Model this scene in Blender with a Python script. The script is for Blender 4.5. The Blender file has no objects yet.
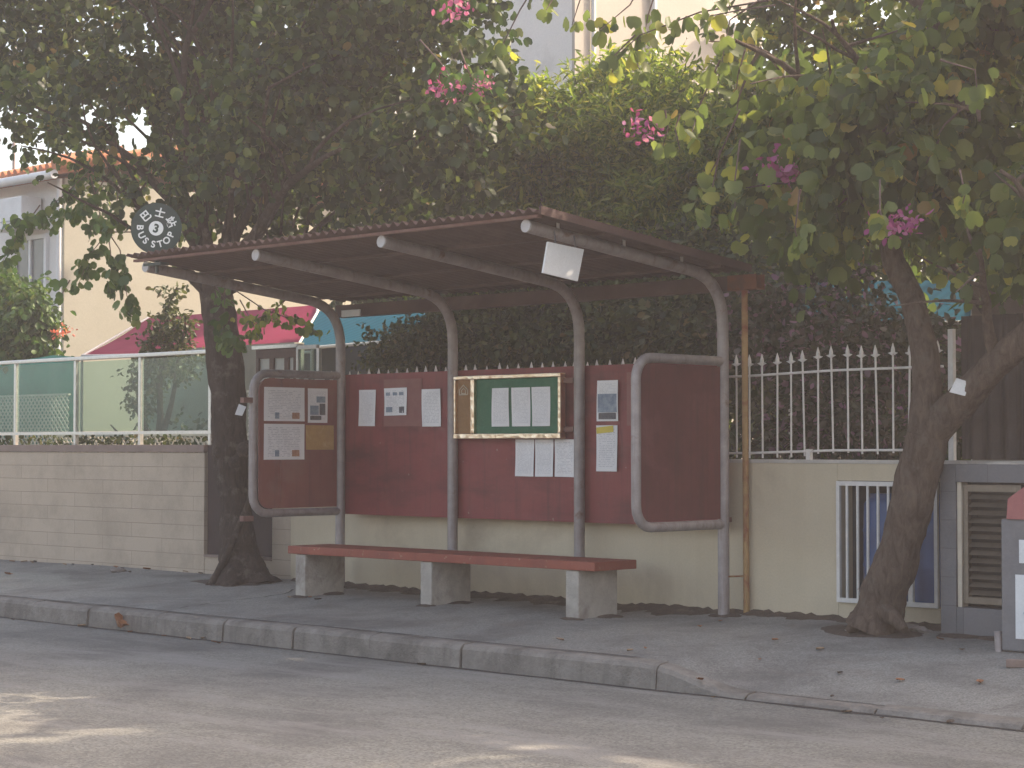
import bpy, bmesh, math, random
import numpy as np
from mathutils import Vector, Matrix, noise as mnoise
R = math.radians
PI = math.pi
random.seed(11)
rng = np.random.default_rng(7)
sc = bpy.context.scene
COL = sc.collection

# ------------------------------------------------------------------ camera (a person standing across the road)
CAM = Vector((10.248, -12.924, 1.38))
YAW, PITCH, FPX = -.7756, .0313, 2000.0
fw = Vector((math.sin(YAW)*math.cos(PITCH), math.cos(YAW)*math.cos(PITCH), math.sin(PITCH)))
rt = Vector((math.cos(YAW), -math.sin(YAW), 0))
up = rt.cross(fw)
cd = bpy.data.cameras.new('camera'); cam = bpy.data.objects.new('camera', cd); COL.objects.link(cam)
cam.matrix_world = Matrix((( rt.x, up.x, -fw.x, CAM.x), (rt.y, up.y, -fw.y, CAM.y), (rt.z, up.z, -fw.z, CAM.z), (0, 0, 0, 1)))
cd.sensor_width = 36; cd.lens = FPX/1024*36; cd.clip_start = .1; cd.clip_end = 400
sc.camera = cam


def P(px, py, Y):
    """survey point: where the sight line through (px, py) meets the vertical plane y = Y"""
    d = fw + rt*((px-512)/FPX) - up*((py-384)/FPX)
    return CAM + d*((Y-CAM.y)/d.y)


# ------------------------------------------------------------------ mesh helpers
class MB:
    def __init__(self): self.v = []; self.f = []; self.m = []; self.cur = 0; self.sm = []
    def add(self, vs, fs, smooth=False):
        b = len(self.v); self.v += [tuple(p) for p in vs]
        for f in fs: self.f.append([i+b for i in f]); self.m.append(self.cur); self.sm.append(smooth)
        return self
    def box(self, x0, x1, y0, y1, z0, z1, bev=0.0):
        if bev <= 0:
            vs = [(x, y, z) for z in (z0, z1) for y in (y0, y1) for x in (x0, x1)]
            return self.add(vs, [(0, 2, 3, 1), (4, 5, 7, 6), (0, 1, 5, 4), (2, 6, 7, 3), (0, 4, 6, 2), (1, 3, 7, 5)])
        bm = bmesh.new(); bmesh.ops.create_cube(bm, size=1)
        for v in bm.verts: v.co = ((x0+x1)/2+v.co.x*(x1-x0), (y0+y1)/2+v.co.y*(y1-y0), (z0+z1)/2+v.co.z*(z1-z0))
        bmesh.ops.bevel(bm, geom=bm.edges[:], offset=bev, segments=2, affect='EDGES', profile=.6)
        return self.bm(bm)
    def bm(self, bm, M=None):
        if M is not None: bm.transform(M)
        bm.verts.index_update()
        self.add([v.co[:] for v in bm.verts], [[v.index for v in f.verts] for f in bm.faces]); bm.free(); return self
    def tube(self, path, rad, n=12, cap=True, fn=None):
        path = [Vector(p) for p in path]; k = len(path)
        if not hasattr(rad, '__len__'): rad = [rad]*k
        vs = []; fs = []; nrm = None
        for i in range(k):
            t = (path[min(i+1, k-1)]-path[max(i-1, 0)]).normalized()
            if nrm is None:
                a = Vector((0, 0, 1)) if abs(t.z) < .9 else Vector((1, 0, 0)); nrm = t.cross(a).normalized()
            else: nrm = (nrm-t*nrm.dot(t)).normalized()
            bn = t.cross(nrm)
            for j in range(n):
                th = 2*PI*j/n; r = rad[i]*(fn(th, i/(k-1)) if fn else 1)
                vs.append(path[i]+nrm*(r*math.cos(th))+bn*(r*math.sin(th)))
        for i in range(k-1):
            for j in range(n): fs.append((i*n+j, i*n+(j+1) % n, (i+1)*n+(j+1) % n, (i+1)*n+j))
        self.add(vs, fs, True)
        if cap:
            self.add(vs[:n], [list(range(n))[::-1]]); self.add(vs[-n:], [list(range(n))])
        return self
    def prism(self, poly, a, b, axis='y'):
        """extrude a 2-D polygon; axis y: poly is (x,z); x: poly is (y,z); z: poly is (x,y)"""
        g = {'y': lambda p, t: (p[0], t, p[1]), 'x': lambda p, t: (t, p[0], p[1]), 'z': lambda p, t: (p[0], p[1], t)}[axis]
        n = len(poly); vs = [g(p, a) for p in poly]+[g(p, b) for p in poly]
        fs = [list(range(n)), list(range(n, 2*n))[::-1]]+[(i, i+n, (i+1) % n+n, (i+1) % n) for i in range(n)]
        return self.add(vs, fs)
    def build(self, name, mat, parent=None):
        me = bpy.data.meshes.new(name); me.from_pydata(self.v, [], self.f); me.update()
        bm = bmesh.new(); bm.from_mesh(me); bmesh.ops.recalc_face_normals(bm, faces=bm.faces); bm.to_mesh(me); bm.free()
        for m in (mat if isinstance(mat, (list, tuple)) else [mat]): me.materials.append(m)
        me.polygons.foreach_set('material_index', self.m); me.polygons.foreach_set('use_smooth', self.sm)
        o = bpy.data.objects.new(name, me); COL.objects.link(o)
        if parent: o.parent = parent
        return o


def tag(o, label=None, cat=None, group=None, kind=None):
    if label: o['label'] = label
    if cat: o['category'] = cat
    if group: o['group'] = group
    if kind: o['kind'] = kind
    return o


def thing(name, label, cat, loc=(0, 0, 0), group=None, rz=0):
    o = bpy.data.objects.new(name, None); COL.objects.link(o); o.location = loc; o.rotation_euler = (0, 0, rz)
    o.empty_display_size = .1
    return tag(o, label, cat, group)


def place(o, M):
    o.matrix_world = M; return o


# ------------------------------------------------------------------ materials
class NT:
    def __init__(self, name):
        self.mat = bpy.data.materials.new(name); self.mat.use_nodes = True; self.t = self.mat.node_tree
        self.t.nodes.clear(); self.out = self.n('ShaderNodeOutputMaterial')
    def n(self, ty, **kw):
        x = self.t.nodes.new(ty)
        for k, v in kw.items():
            if hasattr(x, k) and k not in x.inputs: setattr(x, k, v)
        return x
    def l(self, a, b): self.t.links.new(a, b)
    def noise(self, vec, scale, detail=4, rough=.6, dist=0):
        x = self.n('ShaderNodeTexNoise'); x.inputs['Scale'].default_value = scale; x.inputs['Detail'].default_value = detail
        x.inputs['Roughness'].default_value = rough; x.inputs['Distortion'].default_value = dist
        self.l(vec, x.inputs['Vector']); return x.outputs['Fac']
    def ramp(self, fac, stops):
        x = self.n('ShaderNodeValToRGB'); e = x.color_ramp.elements
        while len(e) < len(stops): e.new(.5)
        for k, (p, c) in enumerate(stops): e[k].position = p; e[k].color = (c if len(c) == 4 else (*c, 1))
        self.l(fac, x.inputs['Fac']); return x.outputs['Color']
    def mix(self, a, b, fac, mode='MIX'):
        x = self.n('ShaderNodeMix'); x.data_type = 'RGBA'; x.blend_type = mode
        for s, v in ((x.inputs['Factor'], fac), (x.inputs['A'], a), (x.inputs['B'], b)):
            if isinstance(v, (int, float)): s.default_value = v
            elif isinstance(v, (tuple, list)): s.default_value = (*v[:3], 1)
            else: self.l(v, s)
        return x.outputs['Result']
    def math(self, op, a, b=None):
        x = self.n('ShaderNodeMath'); x.operation = op
        for s, v in zip(x.inputs, (a, b)):
            if v is None: continue
            if isinstance(v, (int, float)): s.default_value = v
            else: self.l(v, s)
        return x.outputs[0]
    def mapping(self, vec, scale=(1, 1, 1), loc=(0, 0, 0), rot=(0, 0, 0)):
        x = self.n('ShaderNodeMapping'); x.inputs['Scale'].default_value = scale; x.inputs['Location'].default_value = loc
        x.inputs['Rotation'].default_value = rot; self.l(vec, x.inputs['Vector']); return x.outputs['Vector']
    def bump(self, h, strength, dist=.02):
        x = self.n('ShaderNodeBump'); x.inputs['Strength'].default_value = strength; x.inputs['Distance'].default_value = dist
        self.l(h, x.inputs['Height']); return x.outputs['Normal']
    def principled(self, col, rough=.8, metal=0, normal=None, spec=.4):
        b = self.n('ShaderNodeBsdfPrincipled')
        for s, v in ((b.inputs['Base Color'], col), (b.inputs['Roughness'], rough), (b.inputs['Metallic'], metal)):
            if isinstance(v, (int, float)): s.default_value = v
            elif isinstance(v, (tuple, list)): s.default_value = (*v[:3], 1)
            else: self.l(v, s)
        b.inputs['Specular IOR Level'].default_value = spec
        if normal is not None: self.l(normal, b.inputs['Normal'])
        self.l(b.outputs[0], self.out.inputs['Surface']); return b
    def obj(self): return self.n('ShaderNodeTexCoord').outputs['Object']
    def geo(self): return self.n('ShaderNodeNewGeometry').outputs['Position']


def surf(name, c1, c2, scale=6, c3=None, s3=1.3, t3=(.55, .7), rough=.8, metal=0, bump=.15, bscale=60, streak=None, spec=.4, coord='geo'):
    """two-tone mottled surface, an optional third tone in larger blotches, optional vertical streaks"""
    k = NT(name); v = k.geo() if coord == 'geo' else k.obj()
    col = k.ramp(k.noise(v, scale, 6, .65), [(.3, c1), (.7, c2)])
    if c3:
        col = k.mix(col, c3, k.ramp(k.noise(v, s3, 5, .65, .4), [(t3[0], (0, 0, 0)), (t3[1], (1, 1, 1))]))
    if streak:
        sv = k.mapping(v, (streak[1], streak[1], streak[1]*.06))
        col = k.mix(col, streak[0], k.math('MULTIPLY', k.ramp(k.noise(sv, 1, 5, .7), [(.5, (0, 0, 0)), (.75, (1, 1, 1))]), streak[2]))
    fine = k.noise(v, bscale, 3, .6)
    col = k.mix(col, k.mix((.75, .75, .75), (1.2, 1.2, 1.2), fine), .5, 'MULTIPLY')
    k.principled(col, k.math('ADD', k.math('MULTIPLY', fine, .2), rough-.1), metal, k.bump(fine, bump), spec)
    return k.mat


M = {}
def build_materials():
    M['pole'] = surf('galvanised_pole_paint', (.26, .225, .22), (.38, .335, .33), 9, (.19, .11, .09), 5, (.6, .72), .55, .3, .1, 90, streak=((.14, .09, .07), 18, .5), spec=.5)
    M['cap'] = surf('pipe_end_plug', (.42, .40, .40), (.52, .50, .5), 20, rough=.6)
    M['panel'] = panel_mat('red_weathered_panel', (.215, .036, .038), (.27, .052, .052))
    M['panel_l'] = surf('red_brown_panel', (.215, .062, .050), (.265, .088, .070), 3, (.25, .12, .10), 1.7, (.5, .72), .75, 0, .08, 120, streak=((.12, .05, .045), 7, .6))
    M['panel_shaded'] = surf('shaded_red_panel', (.105, .026, .027), (.145, .038, .038), 4, (.18, .062, .06), 1.3, (.55, .72), .75, 0, .06, 120, streak=((.06, .025, .025), 11, .7))  # right side panel: shade from facing away is put into this red
    M['patch'] = surf('faded_red_sheet', (.24, .088, .082), (.285, .118, .108), 7, rough=.8)
    M['roof'] = surf('old_corrugated_roof', (.065, .034, .030), (.10, .055, .048), 4, (.13, .08, .07), 1.2, (.55, .7), .8, 0, .2, 40)
    M['steel'] = surf('rusty_purlin_paint', (.17, .08, .066), (.24, .125, .105), 8, (.27, .17, .145), 3, (.5, .7), .7, .2, .1, 70)
    M['rust'] = surf('rusty_gutter', (.15, .045, .02), (.21, .07, .028), 7, (.12, .05, .03), 4, (.55, .7), .8, .1, .2, 50)
    M['pipe'] = surf('rusty_ochre_pipe', (.33, .19, .08), (.42, .26, .12), 5, (.24, .07, .035), 3.2, (.45, .6), .7, .1, .15, 70)
    M['bench'] = surf('worn_red_bench_paint', (.25, .058, .040), (.33, .088, .056), 4, (.40, .23, .17), 13, (.62, .68), .65, 0, .15, 50, streak=((.14, .045, .035), 4, .6), spec=.35)
    M['conc'] = surf('whitewashed_concrete', (.36, .32, .28), (.50, .46, .41), 6, (.25, .21, .185), 3, (.5, .7), .9, 0, .4, 45)
    M['beige'] = surf('beige_wall_plaster', (.52, .435, .315), (.59, .50, .37), 1.2, (.40, .325, .24), .9, (.52, .74), .9, 0, .12, 60, streak=((.40, .32, .22), 2.5, .35))
    M['cope'] = surf('brown_coping_tile', (.21, .15, .125), (.28, .20, .17), 5, rough=.8)
    M['darkpost'] = surf('dark_brown_post', (.035, .02, .018), (.055, .033, .03), 5, rough=.8)
    M['white_metal'] = surf('chipped_white_paint', (.60, .57, .54), (.72, .69, .66), 12, (.33, .22, .17), 9, (.64, .74), .55, 0, .1, 80)
    M['alum'] = surf('brushed_aluminium_rail', (.62, .60, .58), (.74, .72, .70), 15, rough=.38, metal=.7, bump=.04)
    M['lattice'] = surf('cream_plastic_lattice', (.52, .47, .43), (.62, .57, .53), 10, rough=.6)
    M['paper'] = None
    M['blank'] = surf('blank_white_card', (.66, .66, .66), (.74, .74, .74), 5, rough=.6, bump=.02)
    M['cork'] = surf('brown_cork', (.26, .135, .06), (.34, .19, .09), 40, rough=.9, bump=.2, bscale=200)
    M['greenboard'] = surf('green_felt', (.03, .13, .075), (.045, .17, .10), 20, rough=.9)
    M['tan'] = surf('tan_card', (.40, .22, .075), (.48, .28, .10), 15, (.52, .33, .16), 9, (.55, .7), rough=.8)
    M['yellow'] = surf('yellow_tape', (.62, .47, .06), (.70, .54, .08), 9, rough=.5)
    M['bluegrey'] = surf('printed_blue_grey', (.14, .19, .27), (.34, .40, .46), 16, rough=.6)
    M['ink'] = surf('dark_print', (.06, .06, .08), (.16, .15, .16), 30, rough=.6)
    M['orange'] = surf('orange_print', (.35, .14, .08), (.5, .3, .2), 30, rough=.6)
    k = NT('crinkled_gold_foil'); v = k.geo()
    h = k.n('ShaderNodeTexVoronoi'); h.inputs['Scale'].default_value = 17; k.l(v, h.inputs['Vector'])
    hh = k.math('ADD', h.outputs['Distance'], k.noise(v, 30, 3))
    k.principled(k.ramp(k.noise(v, 9), [(.3, (.88, .62, .42)), (.7, (.97, .80, .60))]), .30, 1, k.bump(hh, .35, .03), .5); M['foil'] = k.mat
    M['sign'] = surf('dark_green_sign_enamel', (.012, .035, .030), (.018, .045, .038), 5, (.03, .04, .038), 3, (.55, .7), .45, 0, .03)
    M['letter'] = surf('white_sign_lettering', (.74, .76, .75), (.80, .82, .8), 12, rough=.5, bump=.02)
    M['bark'] = bark('grey_brown_bark', (.026, .018, .015), (.085, .060, .049))
    M['bark2'] = bark('red_brown_bark', (.055, .036, .028), (.19, .135, .105))
    M['twig'] = surf('twig_bark', (.09, .055, .045), (.15, .10, .085), 12, rough=.9)
    M['road'] = road_mat(); M['pave'] = pave_mat()
    M['kerb'] = surf('kerb_concrete', (.19, .168, .148), (.28, .25, .222), 6, (.13, .115, .102), 2.6, (.48, .72), .95, 0, .6, 40, streak=((.11, .096, .086), 5, .7), spec=.2)
    M['soil'] = surf('dry_brown_soil', (.06, .042, .033), (.115, .08, .062), 14, (.15, .115, .09), 5, (.55, .7), .95, 0, .8, 50)
    M['joint'] = surf('dark_joint_dirt', (.045, .038, .034), (.065, .055, .05), 14, rough=.95)
    M['cement'] = surf('grey_cement_render', (.150, .145, .15), (.20, .19, .195), 4, (.105, .10, .105), 1.7, (.5, .72), .9, 0, .3, 40)
    M['louvre'] = surf('aged_bronze_louvre', (.17, .135, .105), (.235, .19, .15), 9, rough=.5, metal=.5, bump=.06)
    M['cream_trim'] = surf('cream_frame_trim', (.50, .42, .33), (.58, .5, .4), 9, rough=.6)
    M['chip'] = surf('broken_plaster', (.45, .41, .37), (.55, .5, .45), 9, rough=.9)
    M['binbody'] = surf('grey_plastic', (.165, .155, .16), (.20, .19, .195), 6, rough=.55)
    M['binred'] = surf('faded_red_plastic', (.33, .10, .10), (.40, .14, .13), 6, rough=.5)
    M['barrel'] = surf('blue_plastic_drum', (.045, .095, .22), (.065, .125, .28), 3, rough=.45, bump=.05)
    M['corr'] = surf('dark_corrugated_metal', (.050, .036, .033), (.075, .055, .05), 5, (.09, .065, .058), 2, (.5, .7), .6, .2, .1, 60)
    M['blockw'] = surf('brown_block', (.19, .145, .125), (.24, .185, .16), 5, rough=.9)
    M['wood'] = surf('dark_brown_joinery', (.085, .045, .036), (.12, .065, .052), 6, rough=.6)
    M['curtain'] = surf('pale_obscured_pane', (.42, .42, .38), (.5, .5, .46), 5, rough=.35)
    M['cream'] = surf('cream_house_render', (.37, .345, .285), (.42, .395, .33), .8, (.32, .295, .245), .5, (.58, .75), .9, 0, .08, 30)
    M['whitewall'] = surf('white_house_render', (.62, .60, .58), (.70, .68, .66), .8, (.5, .48, .46), .6, (.6, .75), .9, 0, .08, 30)
    M['pinkwall'] = surf('pale_warm_render', (.34, .31, .275), (.385, .355, .32), .7, (.29, .265, .235), .5, (.58, .75), .9, 0, .08, 30)
    M['flat'] = surf('beige_render', (.45, .40, .35), (.52, .46, .41), .6, rough=.9)
    M['tile'] = surf('terracotta_roof_tile', (.46, .17, .09), (.58, .25, .14), 8, (.35, .14, .09), 3, (.5, .7), .85, 0, .2, 30)
    M['gutter'] = surf('white_gutter_pvc', (.6, .6, .6), (.68, .68, .68), 5, rough=.5)
    M['crimson'] = surf('crimson_awning_cloth', (.20, .026, .058), (.26, .04, .08), 2, (.17, .022, .05), 1.5, (.5, .7), .9, 0, .06, 90, spec=.03)
    M['awnblue'] = stripes('teal_striped_awning', (.003, .062, .10), (.006, .085, .13))
    M['teal'] = surf('teal_tarpaulin', (.02, .21, .17), (.035, .27, .22), 2, (.02, .16, .14), 2, (.5, .7), .6, 0, .1, 30)
    M['winglass'] = surf('dark_window_glass', (.10, .11, .12), (.16, .17, .18), 2, rough=.15, bump=.01, spec=.6)
    M['dryleaf'] = surf('dry_leaf', (.26, .10, .045), (.38, .17, .08), 20, rough=.8)
    M['dryleaf2'] = surf('pale_dry_leaf', (.27, .18, .11), (.34, .23, .15), 20, rough=.8)
    M['rubble'] = surf('grey_rubble_stone', (.20, .17, .15), (.29, .25, .23), 12, rough=.95, bump=.5)
    M['leaf_l'] = leaf('dark_green_leaf', [(0, (.014, .033, .013)), (.45, (.030, .060, .020)), (.8, (.075, .115, .034)), (.97, (.15, .18, .05)), (1, (.20, .12, .05))], .42)  # paler stops imitate leaves hit by the sun
    M['leaf_r'] = leaf('dull_olive_leaf', [(0, (.045, .075, .028)), (.5, (.10, .14, .046)), (.85, (.17, .21, .065)), (.96, (.28, .27, .06)), (1, (.30, .17, .07))], .60)
    M['leaf_m'] = leaf('yellow_green_leaf', [(0, (.05, .09, .02)), (.4, (.11, .17, .035)), (.8, (.21, .26, .05)), (1, (.30, .28, .08))], .58)
    M['leaf_d'] = leaf('deep_green_leaf', [(0, (.022, .038, .016)), (.5, (.048, .070, .026)), (.9, (.10, .115, .042)), (1, (.17, .13, .06))], .3)
    M['leaf_b'] = leaf('fresh_green_leaf', [(0, (.028, .07, .018)), (.5, (.055, .12, .028)), (.9, (.10, .17, .04)), (1, (.16, .19, .05))], .35)
    M['leaf_p'] = leaf('purplish_leaf', [(0, (.032, .040, .022)), (.5, (.060, .066, .036)), (.84, (.11, .085, .07)), (1, (.30, .15, .25))], .3)
    M['petal'] = leaf('pink_petal', [(0, (.30, .045, .18)), (.6, (.42, .10, .27)), (1, (.52, .20, .38))], .4)
    M['petal_r'] = leaf('red_petal', [(0, (.5, .10, .09)), (1, (.6, .2, .16))], .4)
    # lightly frosted glass of the balustrade
    k = NT('grey_green_glass')
    tr = k.n('ShaderNodeBsdfTransparent'); tr.inputs['Color'].default_value = (.72, .86, .82, 1)
    gl = k.n('ShaderNodeBsdfGlossy'); gl.inputs['Roughness'].default_value = .08; gl.inputs['Color'].default_value = (.9, .9, .9, 1)
    df = k.n('ShaderNodeBsdfDiffuse'); df.inputs['Color'].default_value = (.42, .47, .46, 1)
    m1 = k.n('ShaderNodeMixShader'); m1.inputs[0].default_value = .10; k.l(tr.outputs[0], m1.inputs[1]); k.l(df.outputs[0], m1.inputs[2])
    m2 = k.n('ShaderNodeMixShader'); m2.inputs[0].default_value = .05; k.l(m1.outputs[0], m2.inputs[1]); k.l(gl.outputs[0], m2.inputs[2])
    k.l(m2.outputs[0], k.out.inputs['Surface']); M['glass'] = k.mat
    M['paper'] = paper('printed_notice_paper', 26, .32); M['paper_b'] = paper('bold_notice_paper', 21, .34); M['paper_f'] = paper('faint_notice_paper', 30, .25)
    M['blocks'] = block_mat('cream_block_wall', (.47, .375, .29), (.505, .405, .315), (.30, .23, .18), 1.15, .158, 1.315)
    M['cemblock'] = block_mat('grey_block_wall', (.150, .145, .15), (.195, .185, .19), (.12, .115, .12), .42, .21)


def panel_mat(name, a, b):
    """sun-bleached red board: faded and grimy blotches, run marks, fine scratches and dabs of old glue"""
    k = NT(name); v = k.geo()
    col = k.ramp(k.noise(v, 2.4, 6, .7), [(.3, a), (.7, b)])
    col = k.mix(col, (.12, .026, .027), k.ramp(k.noise(k.mapping(v, (.7, 1, 2.2)), 1.1, 5, .65), [(.47, (0, 0, 0)), (.66, (.85, .85, .85))]))
    col = k.mix(col, (.31, .10, .092), k.ramp(k.noise(k.mapping(v, (1, 1, .8), (5, 0, 2)), 1.6, 6, .7), [(.54, (0, 0, 0)), (.74, (.6, .6, .6))]))
    col = k.mix(col, (.10, .03, .03), k.math('MULTIPLY', k.ramp(k.noise(k.mapping(v, (16, 16, .9)), 1, 5, .7), [(.5, (0, 0, 0)), (.72, (1, 1, 1))]), .55))
    col = k.mix(col, (.38, .20, .18), k.ramp(k.noise(k.mapping(v, (2, 2, 26)), 3, 3, .8), [(.69, (0, 0, 0)), (.74, (.45, .45, .45))]))
    col = k.mix(col, (.40, .28, .25), k.ramp(k.noise(v, 13, 2, .5), [(.75, (0, 0, 0)), (.78, (.5, .5, .5))]))
    fine = k.noise(v, 110, 3)
    k.principled(col, k.math('ADD', k.math('MULTIPLY', k.noise(v, 3, 4), .35), .38), 0, k.bump(fine, .06), .4); return k.mat


def bark(name, a, b):
    k = NT(name); v = k.geo()
    st = k.mapping(v, (16, 16, 5)); n1 = k.noise(st, 1, 9, .75, .9); n2 = k.noise(v, 7, 6, .7)
    col = k.ramp(n1, [(.32, a), (.66, b)])
    col = k.mix(col, (.15, .12, .10), k.ramp(n2, [(.54, (0, 0, 0)), (.66, (.85, .85, .85))]))
    k.principled(col, .95, 0, k.bump(n1, .9, .05), .2); return k.mat


def stripes(name, a, b):
    k = NT(name); v = k.geo()
    w = k.n('ShaderNodeTexWave'); w.inputs['Scale'].default_value = 2.2; w.inputs['Distortion'].default_value = .3; k.l(k.mapping(v, (1, 0, 0)), w.inputs['Vector'])
    col = k.mix(a, b, w.outputs['Fac']); col = k.mix(col, (.1, .16, .2), k.math('MULTIPLY', k.noise(v, 5), .10))
    k.principled(col, 1.0, 0, None, .03); return k.mat


def leaf(name, stops, trans=.4, rough=.45):
    k = NT(name); g = k.n('ShaderNodeNewGeometry')
    col = k.ramp(g.outputs['Random Per Island'], stops)
    b = k.n('ShaderNodeBsdfPrincipled'); k.l(col, b.inputs['Base Color']); b.inputs['Roughness'].default_value = rough; b.inputs['Specular IOR Level'].default_value = .35
    t = k.n('ShaderNodeBsdfTranslucent'); k.l(k.mix(col, (1.5, 1.5, .9), 1.0, 'MULTIPLY'), t.inputs['Color'])
    m = k.n('ShaderNodeMixShader'); m.inputs[0].default_value = trans
    k.l(b.outputs[0], m.inputs[1]); k.l(t.outputs[0], m.inputs[2]); k.l(m.outputs[0], k.out.inputs['Surface']); return k.mat


def paper(name, rows, ink):
    k = NT(name); uv = k.n('ShaderNodeUVMap'); s = k.n('ShaderNodeSeparateXYZ'); k.l(uv.outputs[0], s.inputs[0])
    u, v = s.outputs[0], s.outputs[1]
    oi = k.n('ShaderNodeObjectInfo').outputs['Random']
    r = k.math('MULTIPLY', v, rows); fr = k.math('FRACT', r); line = k.math('GREATER_THAN', fr, .55)
    cv = k.n('ShaderNodeCombineXYZ'); k.l(k.math('MULTIPLY', u, 16), cv.inputs[0]); k.l(k.math('MULTIPLY', k.math('FLOOR', r), 3.71), cv.inputs[1]); k.l(k.math('MULTIPLY', oi, 40), cv.inputs[2])
    words = k.math('GREATER_THAN', k.noise(cv.outputs[0], 1, 1), .46)
    inm = k.math('MULTIPLY', k.math('GREATER_THAN', u, .1), k.math('LESS_THAN', u, .9))
    inv = k.math('MULTIPLY', k.math('GREATER_THAN', v, .08), k.math('LESS_THAN', v, .93))
    msk = k.math('MULTIPLY', k.math('MULTIPLY', line, words), k.math('MULTIPLY', inm, inv))
    base = k.ramp(k.noise(k.geo(), 6, 4), [(.3, (.76, .74, .75)), (.7, (.84, .82, .83))])
    k.principled(k.mix(base, (.16, .16, .2), k.math('MULTIPLY', msk, ink)), .7); return k.mat


def block_mat(name, a, b, mortar, w, h, ztop=0.0):
    k = NT(name); p = k.geo(); s = k.n('ShaderNodeSeparateXYZ'); k.l(p, s.inputs[0])
    c = k.n('ShaderNodeCombineXYZ'); k.l(s.outputs[0], c.inputs[0]); k.l(k.math('SUBTRACT', s.outputs[2], ztop), c.inputs[1])
    br = k.n('ShaderNodeTexBrick'); br.inputs['Scale'].default_value = 1; br.inputs['Brick Width'].default_value = w; br.inputs['Row Height'].default_value = h
    br.inputs['Mortar Size'].default_value = .0035; br.inputs['Mortar Smooth'].default_value = .3; br.offset = .5
    br.inputs['Color1'].default_value = (*a, 1); br.inputs['Color2'].default_value = (*b, 1); br.inputs['Mortar'].default_value = (*mortar, 1); k.l(c.outputs[0], br.inputs['Vector'])
    n = k.noise(p, 2, 6, .65); fine = k.noise(p, 50, 3)
    col = k.mix(br.outputs['Color'], tuple(x*.72 for x in a), k.ramp(n, [(.45, (0, 0, 0)), (.72, (.8, .8, .8))]))
    col = k.mix(col, k.mix((.8, .8, .8), (1.2, 1.2, 1.2), fine), .5, 'MULTIPLY')
    h2 = k.math('SUBTRACT', fine, k.math('MULTIPLY', br.outputs['Fac'], 2))
    k.principled(col, .9, 0, k.bump(h2, .4, .01), .3); return k.mat


def road_mat():
    k = NT('worn_asphalt'); p = k.geo()
    agg = k.n('ShaderNodeTexVoronoi'); agg.inputs['Scale'].default_value = 70; k.l(p, agg.inputs['Vector'])
    sp = k.ramp(agg.outputs['Color'], [(.2, (.148, .140, .124)), (.8, (.254, .244, .218))])
    big = k.noise(p, .8, 6, .65, .3); med = k.noise(k.mapping(p, (.5, 2.2, 1)), 1.1, 6, .7)
    col = k.mix(sp, (.10, .092, .088), k.ramp(big, [(.45, (0, 0, 0)), (.70, (.8, .8, .8))]))
    col = k.mix(col, (.25, .235, .22), k.ramp(med, [(.5, (0, 0, 0)), (.72, (.85, .85, .85))]))
    fl = k.noise(k.mapping(p, (.35, 2.6, 1), (3, 1, 0)), 1.6, 5, .65)
    col = k.mix(col, (.075, .068, .065), k.ramp(fl, [(.64, (0, 0, 0)), (.76, (.55, .55, .55))]))
    col = k.mix(col, (.30, .285, .27), k.ramp(k.noise(p, 9, 4, .7), [(.62, (0, 0, 0)), (.8, (.4, .4, .4))]))
    k.principled(col, .88, 0, k.bump(agg.outputs['Distance'], .35, .01), .3); return k.mat


def pave_mat():
    k = NT('patched_pavement_asphalt'); p = k.geo()
    agg = k.n('ShaderNodeTexVoronoi'); agg.inputs['Scale'].default_value = 90; k.l(p, agg.inputs['Vector'])
    sp = k.ramp(agg.outputs['Color'], [(.2, (.19, .18, .163)), (.8, (.29, .278, .255))])
    big = k.noise(p, 1.3, 7, .65, .4)
    col = k.mix(sp, (.10, .09, .086), k.ramp(big, [(.45, (0, 0, 0)), (.7, (.7, .7, .7))]))
    col = k.mix(col, (.275, .255, .24), k.ramp(k.noise(p, 3.1, 5, .7), [(.58, (0, 0, 0)), (.75, (.5, .5, .5))]))
    col = k.mix(col, (.19, .15, .13), k.ramp(k.noise(k.mapping(p, (1, 1.8, 1), (7, 3, 0)), .9, 6, .7), [(.56, (0, 0, 0)), (.74, (.55, .55, .55))]))
    k.principled(col, .9, 0, k.bump(agg.outputs['Distance'], .4, .008), .3); return k.mat


build_materials()

# ------------------------------------------------------------------ world, sun, glare veil
SUN_AZ, SUN_EL = R(62), R(40)                    # azimuth from +X towards +Y
sd = Vector((math.cos(SUN_AZ)*math.cos(SUN_EL), math.sin(SUN_AZ)*math.cos(SUN_EL), math.sin(SUN_EL)))
w = bpy.data.worlds.new('World'); sc.world = w; w.use_nodes = True
nt = w.node_tree; nt.nodes.clear()
sky = nt.nodes.new('ShaderNodeTexSky'); sky.sky_type = 'NISHITA'; sky.sun_disc = False
sky.sun_elevation = SUN_EL; sky.sun_rotation = R(90)-SUN_AZ; sky.dust_density = 4.0; sky.air_density = 1.0; sky.ozone_density = .6
bg = nt.nodes.new('ShaderNodeBackground'); bg.inputs['Strength'].default_value = .15
wo = nt.nodes.new('ShaderNodeOutputWorld'); nt.links.new(sky.outputs[0], bg.inputs[0]); nt.links.new(bg.outputs[0], wo.inputs[0])
sl = bpy.data.lights.new('sun', 'SUN'); sl.energy = 2.2; sl.angle = R(.53); sl.color = (1, .93, .82)
so = bpy.data.objects.new('sun', sl); COL.objects.link(so); so.rotation_euler = sd.to_track_quat('Z', 'Y').to_euler(); so.location = (0, 0, 30)

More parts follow.
